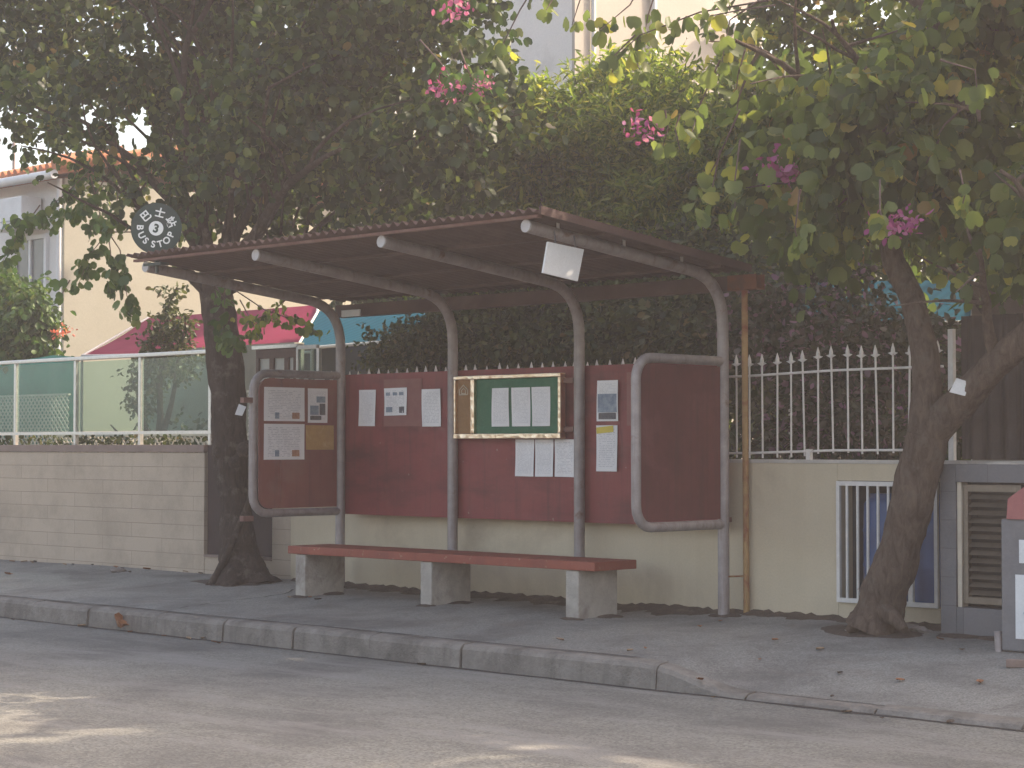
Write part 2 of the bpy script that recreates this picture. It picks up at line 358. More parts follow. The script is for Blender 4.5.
vs = sc.view_settings
sc.display_settings.display_device = 'sRGB'
vs.view_transform = 'Standard'; vs.look = 'None'; vs.gamma = 1; vs.use_curve_mapping = False
vs.exposure = 1.78
try:
    vs.use_white_balance = True; vs.white_balance_temperature = 7700; vs.white_balance_tint = 11
except Exception: pass
cy = sc.cycles
cy.use_denoising = True; cy.max_bounces = 7; cy.diffuse_bounces = 4; cy.glossy_bounces = 3; cy.transmission_bounces = 4; cy.transparent_max_bounces = 8
cy.volume_bounces = 0; cy.sample_clamp_indirect = 6; cy.volume_step_rate = 1; cy.volume_max_steps = 64

HAZE = .0034
if HAZE:
    mb = MB(); mb.box(-46, 46, -46, 46, -1.6, 22)  # tinted volume added to imitate a lens glare veil over the darks
    k = NT('glare_veil_haze'); pv = k.n('ShaderNodeVolumePrincipled')
    pv.inputs['Color'].default_value = (1, .91, .91, 1); pv.inputs['Density'].default_value = HAZE; pv.inputs['Anisotropy'].default_value = .35
    k.l(pv.outputs[0], k.out.inputs['Volume'])
    tag(mb.build('glare_veil', k.mat), kind='stuff')

# ------------------------------------------------------------------ ground
S = .05                                         # the pavement falls 5 cm per metre to the road
YK, KH, ZR = -2.341, .181, -.297


def smooth(a, b, x):
    t = min(1, max(0, (x-a)/(b-a))); return t*t*(3-2*t)


def drop(x): return smooth(1.15, 2.0, x)*.145    # the kerb is lowered for a driveway on the right


def pave_z(x, y):
    z = S*y if y < .2 else .01
    z -= drop(x)*smooth(-.7, YK, y)
    z += .012*math.sin(x*1.3+y*2.1)*math.cos(y*1.7-x*.6)*smooth(YK, YK+.5, y)
    return z


mb = MB(); mb.box(-44, 44, -44, 44, -.62, -.45); tag(mb.build('ground', M['soil']), kind='structure')
mb = MB(); nx, ny = 90, 14
vsx = [(-40+80*i/nx, YK-.005-(36)*(j/ny)**1.5, 0) for j in range(ny+1) for i in range(nx+1)]
vsx = [(x, y, ZR+.012*math.sin(x*.7)*math.sin(y*.9)+.03*min(1, (YK-y)/3)) if j_ else (x, y, ZR) for (x, y, z), j_ in zip(vsx, [j for j in range(ny+1) for i in range(nx+1)])]
mb.add(vsx, [(j*(nx+1)+i, j*(nx+1)+i+1, (j+1)*(nx+1)+i+1, (j+1)*(nx+1)+i) for j in range(ny) for i in range(nx)], True)
tag(mb.build('road', M['road']), kind='structure')

mb = MB(); xs = [-40+.5*i for i in range(66)]+[-7+.12*i for i in range(1, 110)]+[6.5+1*i for i in range(30)]
ys = [YK+.13+(.205-YK-.13)*j/20 for j in range(21)]
vv = [(x, y, pave_z(x, y)) for y in ys for x in xs]; n = len(xs)
mb.add(vv, [(j*n+i, j*n+i+1, (j+1)*n+i+1, (j+1)*n+i) for j in range(20) for i in range(n-1)], True)
tag(mb.build('pavement', M['pave']), kind='structure')

# kerb: separate stones about a metre long with dark joints, lowered on the right
mb = MB(); x = -36.0; rk = random.Random(4)
joints = []
edges = [-36+.98*i for i in range(37)]+[1.26, 2.02, 3.05, 4.08, 5.1, 6.1, 7.1, 8.1, 9.1, 10.1]
edges = sorted(e+(rk.uniform(-.06, .06) if e < .9 else 0) for e in edges if not (.5 < e < 1.2))
for a, b in zip(edges[:-1], edges[1:]):
    dz = rk.uniform(-.006, .006); dy = rk.uniform(-.01, .01); m = 10; g0 = rk.uniform(.004, .014); g1 = rk.uniform(.004, .014)
    vsl = []
    for i in range(m+1):
        xx = a+g0+(b-a-g0-g1)*i/m; zt = pave_z(xx, YK+.15)+.004+dz; zt2 = S*YK-drop(xx)+.002+dz
        e = .004*rk.uniform(-1, 1)
        e2 = .004*rk.uniform(-1, 1); prof = [(YK+.14+dy, ZR-.12), (YK+.14+dy, zt-.004), (YK+.055+dy, zt2-.002+e), (YK+.024+dy+e, zt2-.014+e2), (YK+.004+dy+e, zt2-.042), (YK-.012+dy, ZR-.12)]
        vsl += [(xx, *q) for q in prof]
    q = 6; fs = [(i*q+j, i*q+(j+1) % q, (i+1)*q+(j+1) % q, (i+1)*q+j) for i in range(m) for j in range(q)]
    fs += [tuple(range(q))[::-1], tuple(range(m*q, m*q+q))]
    mb.add(vsl, fs)
tag(mb.build('kerb', M['kerb']), kind='structure')
# dirt: washed along the gutter, in the kerb joint and heaped at the foot of the wall
mb = MB(); rk = random.Random(9)
def strip(pts, zoff, w0, w1):
    vs_ = []
    for (x, y, z) in pts: vs_ += [(x, y-rk.uniform(w0, w1), z+zoff), (x, y+rk.uniform(w0, w1), z+zoff)]
    mb.add(vs_, [(2*i, 2*i+1, 2*i+3, 2*i+2) for i in range(len(pts)-1)])
strip([(-36+.25*i, YK-.03, ZR) for i in range(186)], .004, .01, .045)
strip([(-36+.25*i, YK+.145, pave_z(-36+.25*i, YK+.145)+.002) for i in range(149)], .006, .008, .022)
def crack(pix, w=.012):
    pts = []
    for (a, b), (c, d) in zip(pix[:-1], pix[1:]):
        for t in np.linspace(0, 1, 6)[:-1]:
            px, py = a+(c-a)*t+rk.uniform(-1.5, 1.5), b+(d-b)*t+rk.uniform(-.4, .4)
            dd = fw + rt*((px-512)/FPX) - up*((py-384)/FPX); tt = (S*CAM.y-CAM.z)/(dd.z-S*dd.y); q = CAM+dd*tt
            pts.append((q.x, q.y, pave_z(q.x, q.y)))
    strip(pts, .005, w*.4, w*1.4)
crack([(178, 609), (230, 601), (285, 594), (296, 590)], .016)
crack([(762, 647), (800, 641), (843, 636)], .016); crack([(855, 637), (890, 633)], .012)
tag(mb.build('dirt_lines', M['joint']), kind='structure')
mb = MB(); m = 150
for i in range(m+1):
    xx = -5.75+7.9*i/m; h = .006+.010*abs(math.sin(i*.37)*math.cos(i*.13))+rk.uniform(0, .028); wd = .05+.12*abs(math.sin(i*.11+.4)*math.sin(i*.37))+rk.uniform(0, .10)
    if -4.8 < xx < -.2: wd += .10+rk.uniform(0, .12)
    z0 = lambda y: pave_z(xx, y)
    mb.v += [(xx, .205, z0(.2)+h), (xx, .205-wd*.5, z0(.2-wd*.5)+h*.5+.004), (xx, .205-wd, z0(.2-wd)-.004)]
for i in range(m):
    for j in range(2): mb.f.append([i*3+j, i*3+j+1, i*3+4+j, i*3+3+j]); mb.m.append(0); mb.sm.append(True)
for (qx, qy, qr) in [(0, 0, .17), (-1.6, 0, .15), (-3.2, 0, .15), (-4.8, 0, .15), (-.98, -.77, .13), (-.93, -.45, .2), (-2.74, -.77, .12), (-2.7, -.45, .2), (-4.48, -.77, .13), (-4.44, -.45, .2), (1.55, -.25, .42), (1.75, -.3, .34), (-6.2, -.25, .5), (-6.0, -.3, .42), (2.3, -.12, .2), (2.6, -.12, .18)]:
    n0 = len(mb.v); k_ = 18; mb.v.append((qx, qy, pave_z(qx, qy)+.014))
    for ring in (.6, 1.0):
        for j in range(k_):
            r_ = qr*ring*rk.uniform(.75, 1.2); x_, y_ = qx+r_*math.cos(2*PI*j/k_)*1.15, min(.19, qy+r_*math.sin(2*PI*j/k_)*.7); mb.v.append((x_, y_, pave_z(x_, y_)+(.010 if ring < 1 else -.003)))
    for j in range(k_):
        jn = (j+1) % k_
        mb.f += [[n0, n0+1+j, n0+1+jn], [n0+1+j, n0+1+k_+j, n0+1+k_+jn, n0+1+jn]]; mb.m += [0, 0]; mb.sm += [True, True]
tag(mb.build('soil', M['soil']), kind='structure')
# garden level behind the walls
mb = MB(); mb.box(-40, -5.9, .42, 44, -.4, 1.15); mb.box(-5.9, .9, .42, 44, -.4, 1.18); mb.box(.9, 2.05, 1.3, 44, -.4, 1.18); mb.box(2.05, 40, .42, 44, -.4, 1.18)
tag(mb.build('garden_soil', M['soil']), kind='structure')

# ------------------------------------------------------------------ walls
bw = thing('block_wall', 'long wall of cream blocks with a brown coping under the glass balustrade', 'wall', (-19, .3, 0))
mb = MB(); mb.box(-39, -7.28, .2, .4, -.35, 1.315)
def child(mb, name, mat, root):
    for i, p in enumerate(mb.v): mb.v[i] = (p[0]-root.location.x, p[1]-root.location.y, p[2]-root.location.z)
    return mb.build(name, mat, root)
child(mb, 'wall_face', M['blocks'], bw)
mb = MB(); mb.box(-39, -7.275, .185, .42, 1.318, 1.4, .006); child(mb, 'coping', M['cope'], bw)
gp = thing('wall_recess', 'dark brown recessed boarding in the block wall beside the thick tree trunk', 'wall', (-6.7, .3, 0))
mb = MB(); mb.box(-7.272, -7.04, .24, .42, .22, 1.395); child(mb, 'post', M['darkpost'], gp)
mb = MB(); mb.box(-7.03, -6.12, .34, .40, .22, 1.38); child(mb, 'boarding', M['darkpost'], gp)
mb = MB(); mb.box(-7.276, -6.12, .205, .42, -.35, .19); child(mb, 'plinth', M['blocks'], gp)
mb = MB(); mb.box(-7.27, -6.12, .19, .42, .193, .217); child(mb, 'sill', M['cope'], gp)
bp_ = tag(MB().box(-6.115, -5.815, .202, .42, -.35, 1.26).build('gate_pier', M['blocks']), 'short pier of cream blocks between the thick trunk and the beige wall', 'wall')

gw = thing('beige_wall', 'low beige rendered garden wall with a barred opening behind the bus shelter', 'wall', (-2, .3, 0))
mb = MB(); zt = 1.245
mb.box(-5.81, .99, .2, .4, -.3, zt); mb.box(.993, 1.925, .2, .4, -.3, .15); mb.box(.993, 1.925, .2, .4, 1.112, zt); mb.box(1.928, 3.9, .2, .4, -.3, zt)
child(mb, 'wall_face', M['beige'], gw)
mb = MB(); mb.box(-5.80, 3.9, .195, .42, zt+.002, zt+.03); child(mb, 'coping', M['chip'], gw)
mb = MB(); mb.box(.95, .988, .402, 1.25, .1, 1.2); mb.box(1.93, 1.97, .402, 1.25, .1, 1.2); mb.box(.95, 1.97, 1.252, 1.29, .1, 1.2); mb.box(.95, 1.97, .404, 1.25, 1.2, 1.24); mb.box(.99, 1.928, .404, 1.25, .08, .148)
child(mb, 'alcove', M['cement'], gw)

gr = thing('barred_gate', 'white painted steel bar gate across the opening in the beige wall', 'gate', (1.46, .2, .15))
mb = MB(); a, b, z0, z1 = .995, 1.92, .155, 1.108
mb.box(a, a+.03, .17, .198, z0, z1); mb.box(b-.03, b, .17, .198, z0, z1); mb.box(a+.031, b-.031, .17, .198, z1-.035, z1); mb.box(a+.031, b-.031, .17, .198, z0, z0+.035)
mb.box(1.66, 1.70, .168, .199, z0+.036, z1-.036)
child(mb, 'frame', M['white_metal'], gr)
for xx in (1.09, 1.19, 1.285, 1.38, 1.475, 1.57):
    child(MB().tube([(xx, .184, z0+.03), (xx, .184, z1-.03)], .0125, 8), 'bar', M['white_metal'], gr)
for xx, lb in ((1.30, 'blue plastic drum behind the bars, left of the leaning trunk'), (1.74, 'blue plastic drum behind the bars, right of the leaning trunk')):
    pr = [(0, .0), (.19, .0), (.205, .03), (.205, .28), (.212, .3), (.205, .32), (.205, .55), (.212, .57), (.205, .59), (.2, .78), (.17, .82), (.15, .83), (.15, .86), (0, .86)]
    mb = MB(); ns = 28
    vs_ = [(r_*math.cos(2*PI*j/ns), r_*math.sin(2*PI*j/ns), z) for r_, z in pr for j in range(ns)]
    mb.add(vs_, [(i*ns+j, i*ns+(j+1) % ns, (i+1)*ns+(j+1) % ns, (i+1)*ns+j) for i in range(len(pr)-1) for j in range(ns)], True)
    o = mb.build('drum', M['barrel']); o.location = (xx, .46, .15); tag(o, lb, 'drum', 'blue drums behind the bars')

# spear-topped fence on the beige wall
fn = thing('spear_fence', 'white metal fence of thin spear-topped bars on the beige wall', 'fence', (-2, .3, 1.27))
mb = MB()
def spear(h):
    m_ = MB(); m_.tube([(0, 0, 0), (0, 0, h-.09)], .008, 6)
    m_.tube([(0, 0, h-.10), (0, 0, h-.085), (0, 0, h-.05), (0, 0, h)], [.008, .017, .016, .002], 6)
    m_.add([(-.045, -.006, h-.078), (-.012, -.006, h-.095), (.012, -.006, h-.095), (.045, -.006, h-.078), (.012, -.006, h-.07), (-.012, -.006, h-.07),
            (-.045, .006, h-.078), (-.012, .006, h-.095), (.012, .006, h-.095), (.045, .006, h-.078), (.012, .006, h-.07), (-.012, .006, h-.07)],
           [(0, 1, 2, 3, 4, 5), (11, 10, 9, 8, 7, 6), (0, 6, 7, 1), (1, 7, 8, 2), (2, 8, 9, 3), (3, 9, 10, 4), (4, 10, 11, 5), (5, 11, 6, 0)])
    return m_
x = -5.7; first = None; rk = random.Random(3)
while x < 1.9:
    if first is None: first = o = spear(.86).build('picket', M['white_metal'], fn)
    else: o = first.copy(); COL.objects.link(o); o.parent = fn
    o.location = (x+2+rk.uniform(-.008, .008), 0, .02+rk.uniform(-.012, .012)+.035*smooth(.1, 1.2, x)); o.rotation_euler = (rk.uniform(-.02, .02), rk.uniform(-.015, .015), 0)
    x += .14
for z in (.06, .70):
    mb = MB(); mb.tube([(-3.75, 0, z-.01), (2.0, 0, z-.005), (2.9, 0, z+.02), (3.9, 0, z+.025)], .011, 6); mb.build('rail', M['white_metal'], fn)
for xx in (-5.75, -2.9, .62): child(MB().box(xx, xx+.04, .285, .325, 1.275, 1.36), 'foot_plate', M['white_metal'], fn)
tag(MB().box(1.965, 2.01, .26, .305, 1.275, 2.275, .004).build('gate_post', M['white_metal']), 'white square metal post at the end of the spear fence', 'post')
# dark corrugated screen and the block wall behind it
mb = MB(); n = 130; x0, x1 = 2.06, 5.2
for yo in (0, .006):
    mb.v += [(x0+(x1-x0)*i/n, .30+yo+.022*math.sin(i*1.05), z) for z in (1.285, 2.37) for i in range(n+1)]
q = n+1
for i in range(n): mb.f += [[i, i+1, q+i+1, q+i], [2*q+i, 3*q+i, 3*q+i+1, 2*q+i+1], [q+i, q+i+1, 3*q+i+1, 3*q+i]]
mb.m = [0]*len(mb.f); mb.sm = [False]*len(mb.f)
tag(mb.build('corrugated_screen', M['corr']), 'dark brown corrugated metal screen above the grey cement cupboard', 'fence')
tag(MB().box(-.12, 3.4, 4, 4.2, 1.15, 2.97, .01).build('block_wall', block_mat('brown_block_wall', (.20, .15, .13), (.25, .19, .165), (.13, .10, .09), .5, .2)), 'brown block wall rising behind the dark corrugated screen', 'wall')

# cement cupboard with a louvred door
cb = thing('cement_cupboard', 'grey cement block cupboard with a bronze louvred door beside the leaning tree', 'cupboard', (2.6, .05, 0))
mb = MB(); mb.box(2.12, 2.25, -.1, .195, -.3, 1.25); mb.box(2.253, 3.4, -.1, .195, 1.12, 1.25); mb.box(2.253, 3.4, -.1, .195, -.3, .2); mb.box(2.85, 3.4, -.1, .195, .2, 1.12); mb.box(2.253, 2.85, .1, .195, .2, 1.12)
child(mb, 'body', M['cemblock'], cb)
mb = MB(); mb.box(2.255, 2.29, -.085, .0, .202, 1.118); child(mb, 'frame_jamb', M['cream_trim'], cb)
ld = child(MB().box(2.30, 2.335, -.07, -.02, .23, 1.10).box(2.74, 2.775, -.07, -.02, .23, 1.10).box(2.336, 2.739, -.07, -.02, 1.05, 1.10).box(2.336, 2.739, -.07, -.02, .23, .28), 'louvre_door', M['louvre'], cb)
for i in range(13):
    z = .315+.0585*i
    m_ = MB(); m_.prism([(-.072, z-.02), (-.066, z-.02), (-.015, z+.012), (-.021, z+.012)], 2.337, 2.738, 'x')
    child(m_, 'slat', M['louvre'], cb).parent = ld
for o in [c for c in cb.children if c.name.startswith('slat')]: o.parent = ld
mb = MB(); mb.prism([(2.5, 1.252), (2.52, 1.262), (2.6, 1.268), (2.72, 1.262), (2.75, 1.252)], -.09, .0, 'y'); child(mb, 'broken_plaster', M['chip'], cb); mb = MB(); mb.prism([(2.15, 1.252), (2.17, 1.275), (2.22, 1.27), (2.24, 1.252)], 0, .1, 'y'); child(mb, 'broken_plaster', M['chip'], cb)

# grey and red street bin at the edge of the picture
bn = thing('recycling_bin', 'grey street bin with a sloping red lid at the right edge', 'bin', (3.05, -.42, -.03))
mb = MB(); mb.box(2.945, 3.50, -.64, -.18, -.03, .88, .015); child(mb, 'body', M['binbody'], bn)
mb = MB(); mb.prism([(3.0, .88), (3.525, .88), (3.525, 1.17), (3.24, 1.17), (3.01, 1.02)], -.655, -.165, 'y'); child(mb, 'lid', M['binred'], bn)
mb = MB(); mb.prism([(3.14, .99), (3.39, .99), (3.39, 1.10), (3.22, 1.10)], -.662, -.657, 'y'); child(mb, 'label_plate', M['blank'], bn)
mb = MB(); mb.box(3.06, 3.45, -.648, -.642, .06, .50); pl = child(mb, 'notice_plate', M['blank'], bn)
mb = MB(); mb.prism([(3.12, .24), (3.15, .28), (3.21, .26), (3.25, .29), (3.21, .18), (3.16, .17)], -.652, -.649, 'y'); child(mb, 'printed_mark', surf('pale_blue_print', (.35, .45, .5), (.45, .53, .58), 20), bn)
mb = MB(); ring = [(3.19+.055*math.cos(t), -.651, .115+.035*math.sin(t)) for t in np.linspace(0, 2*PI, 25)]; mb.tube(ring, .006, 6, False); child(mb, 'printed_ring', M['ink'], bn)
mb = MB(); mb.box(3.09, 3.29, -.646, -.641, .58, .74); child(mb, 'upper_label', M['blank'], bn)
tag(MB().tube([(2.915, -.62, -.06), (2.905, -.62, .10)], .028, 14).build('steel_bollard', M['pole']), 'stubby pale metal peg beside the grey bin', 'post')

# ------------------------------------------------------------------ bus shelter
L = 4.8; X4 = [0, -L/3, -2*L/3, -L]
sh = thing('bus_shelter', 'weathered red bus shelter with bent grey tube frames and corrugated roof', 'bus shelter', (-2.4, -1, 0))
ZF, ZB, YF = 3.01, 2.761, -2.32
sl_ = (ZF-ZB)/YF                                    # roof slope per metre of y (negative: rises towards the road)
def roofz(y): return ZB+sl_*y
for X in X4:
    pts = [(X, 0, -.05), (X, 0, .8), (X, 0, 1.6), (X, 0, 2.3)]
    r_ = .34
    for t in np.linspace(0, 1, 9):
        a0 = np.array([0, 2.36]); c0 = np.array([0., roofz(0)]); b0 = np.array([-.42, roofz(-.42)])
        q = (1-t)**2*a0+2*t*(1-t)*c0+t*t*b0; pts.append((X, q[0], q[1]))
    pts += [(X, -1, roofz(-1)), (X, -1.7, roofz(-1.7)), (X, YF, roofz(YF))]
    po = child(MB().tube(pts, .048, 16), 'post', M['pole'], sh)
    e = MB().tube([(X, YF+.004, roofz(YF)), (X, YF-.012, roofz(YF)+.001)], .049, 16); o = child(e, 'end_cap', M['cap'], sh); o.parent = po
    for yb in ((-2.0, -1.25, -.55) if X == 0 else ()):
        o = child(MB().tube([(X+.02, yb, roofz(yb)+.04), (X+.02, yb, roofz(yb)+.125)], .012, 8), 'bolt', M['cap'], sh); o.parent = po
for y in (-2.345, -1.65, -.9, -.2):
    child(MB().box(-4.93, .16, y-.025, y+.025, roofz(y)+.046, roofz(y)+.068), 'purlin', M['steel'] if y < -2 else M['roof'], sh)
# corrugated roof
mb = MB(); n = 49*8; x0, x1 = -4.96, .20; ya, yb = -2.43, .12; rows = 6
for dz in (0, .005):
    for j in range(rows+1):
        y = ya+(yb-ya)*j/rows
        mb.v += [(x0+(x1-x0)*i/n, y+.006*math.sin(i*.051), roofz(y)+.088+dz+.019*math.sin(2*PI*i/8)+.006*math.sin(i*.03+j)) for i in range(n+1)]
q = n+1; o2 = q*(rows+1)
for j in range(rows):
    for i in range(n):
        a = j*q+i; mb.f += [[a, a+1, a+q+1, a+q], [o2+a, o2+a+q, o2+a+q+1, o2+a+1]]
for i in range(n): mb.f += [[i, o2+i, o2+i+1, i+1], [rows*q+i, rows*q+i+1, o2+rows*q+i+1, o2+rows*q+i]]
for j in range(rows): mb.f += [[j*q, (j+1)*q, o2+(j+1)*q, o2+j*q], [j*q+n, o2+j*q+n, o2+(j+1)*q+n, (j+1)*q+n]]
mb.m = [0]*len(mb.f); mb.sm = [True]*len(mb.f); child(mb, 'roof_sheet', M['roof'], sh)
mb = MB()
mb.prism([(-2.40, roofz(-2.40)+.055), (.1, roofz(.1)+.055), (.1, roofz(.1)+.118), (-2.40, roofz(-2.40)+.118)], .202, .225, 'x')
child(mb, 'edge_board', M['roof'], sh)
mb = MB(); mb.prism([(.06, 2.665), (.17, 2.665), (.17, 2.785), (.165, 2.785), (.165, 2.67), (.065, 2.67), (.065, 2.785), (.06, 2.785)], -4.95, .0, 'x'); child(mb, 'gutter', M['roof'], sh)
mb = MB(); mb.prism([(.059, 2.664), (.171, 2.664), (.171, 2.787), (.165, 2.787), (.165, 2.671), (.065, 2.671), (.065, 2.787), (.059, 2.787)], .002, .30, 'x'); child(mb, 'gutter_end', M['rust'], sh)
mb = MB(); mb.tube([(.125, .13, 2.68), (.125, .13, 1.9), (.122, .14, .9), (.118, .15, .01)], .026, 12); mb.tube([(.05, .0, .32), (.11, .135, .32)], .008, 6); child(mb, 'downpipe', M['pipe'], sh)
child(MB().box(-4.72, -4.45, -.06, -.04, 2.655, 2.72), 'junction_plate', M['blank'], sh)
# back panels between the posts
for a, b in ((-4.80, -3.215), (-3.205, -1.612), (-1.602, -.01)):
    child(MB().box(a, b, .056, .074, .715, 2.09), 'back_panel', M['panel'], sh)
child(MB().box(-4.76, 0, .076, .11, 2.02, 2.06).box(-4.76, 0, .076, .11, .76, .80), 'panel_rail', M['steel'], sh)
pt = child(MB().box(-4.215, -3.675, .048, .0545, 1.575, 2.03), 'patch', M['patch'], sh)
child(MB().box(-1.09, -.86, .048, .0545, 1.56, 2.02), 'patch', M['patch'], sh)
def side_frame(X):
    yf, zt, zb, r = -1.09, 2.08, .745, .17; pts = [(X, -.01, zt), (X, yf+r, zt)]
    pts += [(X, yf+r-r*math.sin(t), zt-r+r*math.cos(t)) for t in np.linspace(.2, PI/2, 6)]
    pts += [(X, yf+r-r*math.cos(t), zb+r-r*math.sin(t)) for t in np.linspace(0, PI/2, 6)]
    pts += [(X, -.01, zb)]
    return MB().tube(pts, .04, 14)
def rr(y0, y1, z0, z1, r=.12, k=5):
    out = []
    for cy_, cz_, a0 in ((y1, z1, None), (y0+r, z1-r, PI/2), (y0+r, z0+r, PI), (y1, z0, None)):
        if a0 is None: out.append((cy_, cz_))
        else: out += [(cy_+r*math.cos(a0+t), cz_+r*math.sin(a0+t)) for t in np.linspace(0, PI/2, k)]
    return out
child(side_frame(0), 'side_frame', M['pole'], sh); child(side_frame(-L), 'side_frame', M['pole'], sh)
child(MB().prism(rr(-1.045, -.05, .79, 2.035), -.009, .009, 'x'), 'side_panel', M['panel_shaded'], sh)
child(MB().prism(rr(-1.02, -.76, .79, 2.035), -L-.009, -L+.009, 'x'), 'side_panel', M['panel_l'], sh)
child(MB().box(-L-.008, -L+.008, -.752, -.052, .79, 2.035), 'side_panel', M['panel_l'], sh)
for z in (1.82, .70): child(MB().box(-L-.03, -L+.03, -1.22, -1.10, z-.025, z+.025), 'bracket', M['steel'], sh)

# bench in front of the back panel
be = thing('bench', 'long bench with a worn red plank seat on three concrete blocks under the shelter', 'bench', (-2.68, -.5, -.03))
child(MB().box(-4.65, -.712, -.785, -.262, .362, .437, .008), 'seat', M['bench'], be)
for xr, lb in ((-.904, None), (-2.665, None), (-4.405, 'whitewashed concrete leg')):
    child(MB().box(xr-.145, xr, -.772, -.285, -.12, .359, .012), 'leg', M['conc'], be)

# ------------------------------------------------------------------ notices
def sheet(name, w_, h_, mat, curl=.010, t=.0012, parent=None):
    """a slightly wavy sheet in its own x-z plane, front towards -y, UV mapped"""
    nx, nz = 6, 8; v = []; f = []
    ph = random.uniform(0, 6)
    for s in (0, 1):
        for j in range(nz+1):
            for i in range(nx+1):
                u_, w2 = i/nx, j/nz
                v.append(((u_-.5)*w_, -curl*(.5+.5*math.sin(u_*5+ph+w2*3))+s*t, (w2-.5)*h_))
    q = nx+1; o2 = q*(nz+1)
    for j in range(nz):
        for i in range(nx): a = j*q+i; f += [[a, a+1, a+q+1, a+q], [o2+a, o2+a+q, o2+a+q+1, o2+a+1]]
    me = bpy.data.meshes.new(name); me.from_pydata(v, [], f); me.update(); me.materials.append(mat)
    uvl = me.uv_layers.new(name='UVMap')
    for lp in me.loops:
        p = v[lp.vertex_index]; uvl.data[lp.index].uv = (p[0]/w_+.5, p[2]/h_+.5)
    for p in me.polygons: p.use_smooth = True
    o = bpy.data.objects.new(name, me); COL.objects.link(o)
    if parent: o.parent = parent
    return o
def notice(x0, x1, z0, z1, y, label, mat='paper', cat='notice', rot=0.0, group=None, name='notice'):
    o = sheet(name, x1-x0, z1-z0, M[mat]); o.location = ((x0+x1)/2+.028, y, (z0+z1)/2); o.rotation_euler = (0, rot, 0)
    return tag(o, label, cat, group)
def picture(par, x0, x1, z0, z1, mat, name='printed_picture'):
    return MB().box(x0, x1, -.0098, -.0078, z0, z1).build(name, M[mat], par)
YP = .048
G = 'paper notices on the back panels'
notice(-4.60, -4.355, 1.58, 1.935, YP-.004, 'narrow white notice on the red back panel, nearest the left post', 'paper_f', rot=.01, group=G)
o = notice(-4.22, -3.90, 1.68, 1.945, YP-.01, 'squarish printed notice stuck on the faded red patch', 'paper_b', rot=-.01, group=G)
picture(o, -.13, -.04, -.10, -.05, 'bluegrey'); picture(o, .06, .13, -.11, -.05, 'ink')
for a in (-.13, -.03, .06): picture(o, a, a+.06, .06, .09, 'bluegrey')
notice(-3.69, -3.435, 1.57, 1.925, YP-.004, 'tall white notice just left of the gold framed board', 'paper', group=G)
lw3 = [(-2.452, -2.218, 'leftmost of three white sheets hung below the gold framed board'), (-2.204, -1.980, 'middle of three white sheets hung below the gold framed board'), (-1.962, -1.72, 'rightmost of three white sheets hung below the gold framed board')]
for i, (a, b, lb) in enumerate(lw3): notice(a, b, 1.112, 1.445, YP-.004, lb, ('paper_f', 'paper_f', 'paper')[i], rot=(.006, -.004, .008)[i], group=G)
o = notice(-1.455, -1.21, 1.60, 1.955, YP-.004, 'blue picture poster at the top right of the back panel', 'paper_f', group=G)
picture(o, -.11, .11, -.10, .06, 'bluegrey'); picture(o, -.10, .10, -.16, -.105, 'ink')
o = notice(-1.465, -1.222, 1.165, 1.565, YP-.004, 'white notice with yellow tape under the blue picture poster', 'paper', group=G)
MB().box(-.10, .095, -.0105, -.0085, .135, .19).build('tape', M['yellow'], o).rotation_euler = (0, -.08, 0)
# posters on the left side panel (facing along +x)
XP = -L+.010
def side_notice(y0, y1, z0, z1, label, mat):
    o = sheet('poster', y1-y0, z1-z0, M[mat], .004); o.location = (XP+.004, (y0+y1)/2+.025, (z0+z1)/2); o.rotation_euler = (0, 0, R(90)); return tag(o, label, 'poster', 'posters on the left side panel')
for z0, z1, lb in ((1.625, 1.95, 'wide white poster at the upper left of the side panel by the trunk'), (1.255, 1.598, 'wide white poster below its twin on the side panel by the trunk')):
    o = side_notice(-.995, -.495, z0, z1, lb, 'paper_b'); picture(o, -.12, -.07, -.14, -.08, 'bluegrey'); picture(o, .09, .18, -.14, -.08, 'orange')
o = side_notice(-.455, -.205, 1.612, 1.948, 'small picture poster with dark photos at the top of the left side panel', 'paper_f')
picture(o, -.02, .09, .03, .09, 'bluegrey'); picture(o, -.10, .005, -.09, .0, 'bluegrey'); picture(o, .02, .09, -.09, .02, 'ink'); picture(o, -.10, .04, -.14, -.10, 'ink')
o = side_notice(-.478, -.125, 1.35, 1.588, 'tan card with a faint drawing below the small picture poster', 'tan')
# gold framed board
nb = thing('notice_board', 'gold foil framed notice board with a green panel and a cork strip', 'notice board', (-2.49, -.03, 1.45))
x0, x1, z0, z1 = -3.125, -1.77, 1.453, 2.03
fr = MB(); b_ = .032
for (a, b, c, d) in ((x0, x1, z1-b_, z1), (x0, x1, z0, z0+b_+.012)): fr.box(a, b, -.065, .01, c, d, .006)
for (a, b) in ((x0, x0+.022), (x1-b_, x1), (-2.905, -2.855)): fr.box(a, b, -.062, .008, z0+b_+.013, z1-b_-.001, .006)
child(fr, 'frame', M['foil'], nb)
ck = child(MB().box(x0+.023, -2.907, -.03, .0, z0+.046, z1-.034), 'cork_strip', M['cork'], nb)
hx, hz = -3.02, 1.89
mb = MB(); mb.tube([(hx-.055, -.033, hz-.03), (hx-.055, -.033, hz+.015), (hx, -.033, hz+.06), (hx+.055, -.033, hz+.015), (hx+.055, -.033, hz-.03), (hx-.055, -.033, hz-.03)], .006, 6)
mb.tube([(hx-.028, -.033, hz-.018), (hx-.028, -.033, hz+.008), (hx, -.033, hz+.03), (hx+.028, -.033, hz+.008), (hx+.028, -.033, hz-.018), (hx-.028, -.033, hz-.018)], .005, 6)
o = child(mb, 'house_emblem', M['cream_trim'], nb)
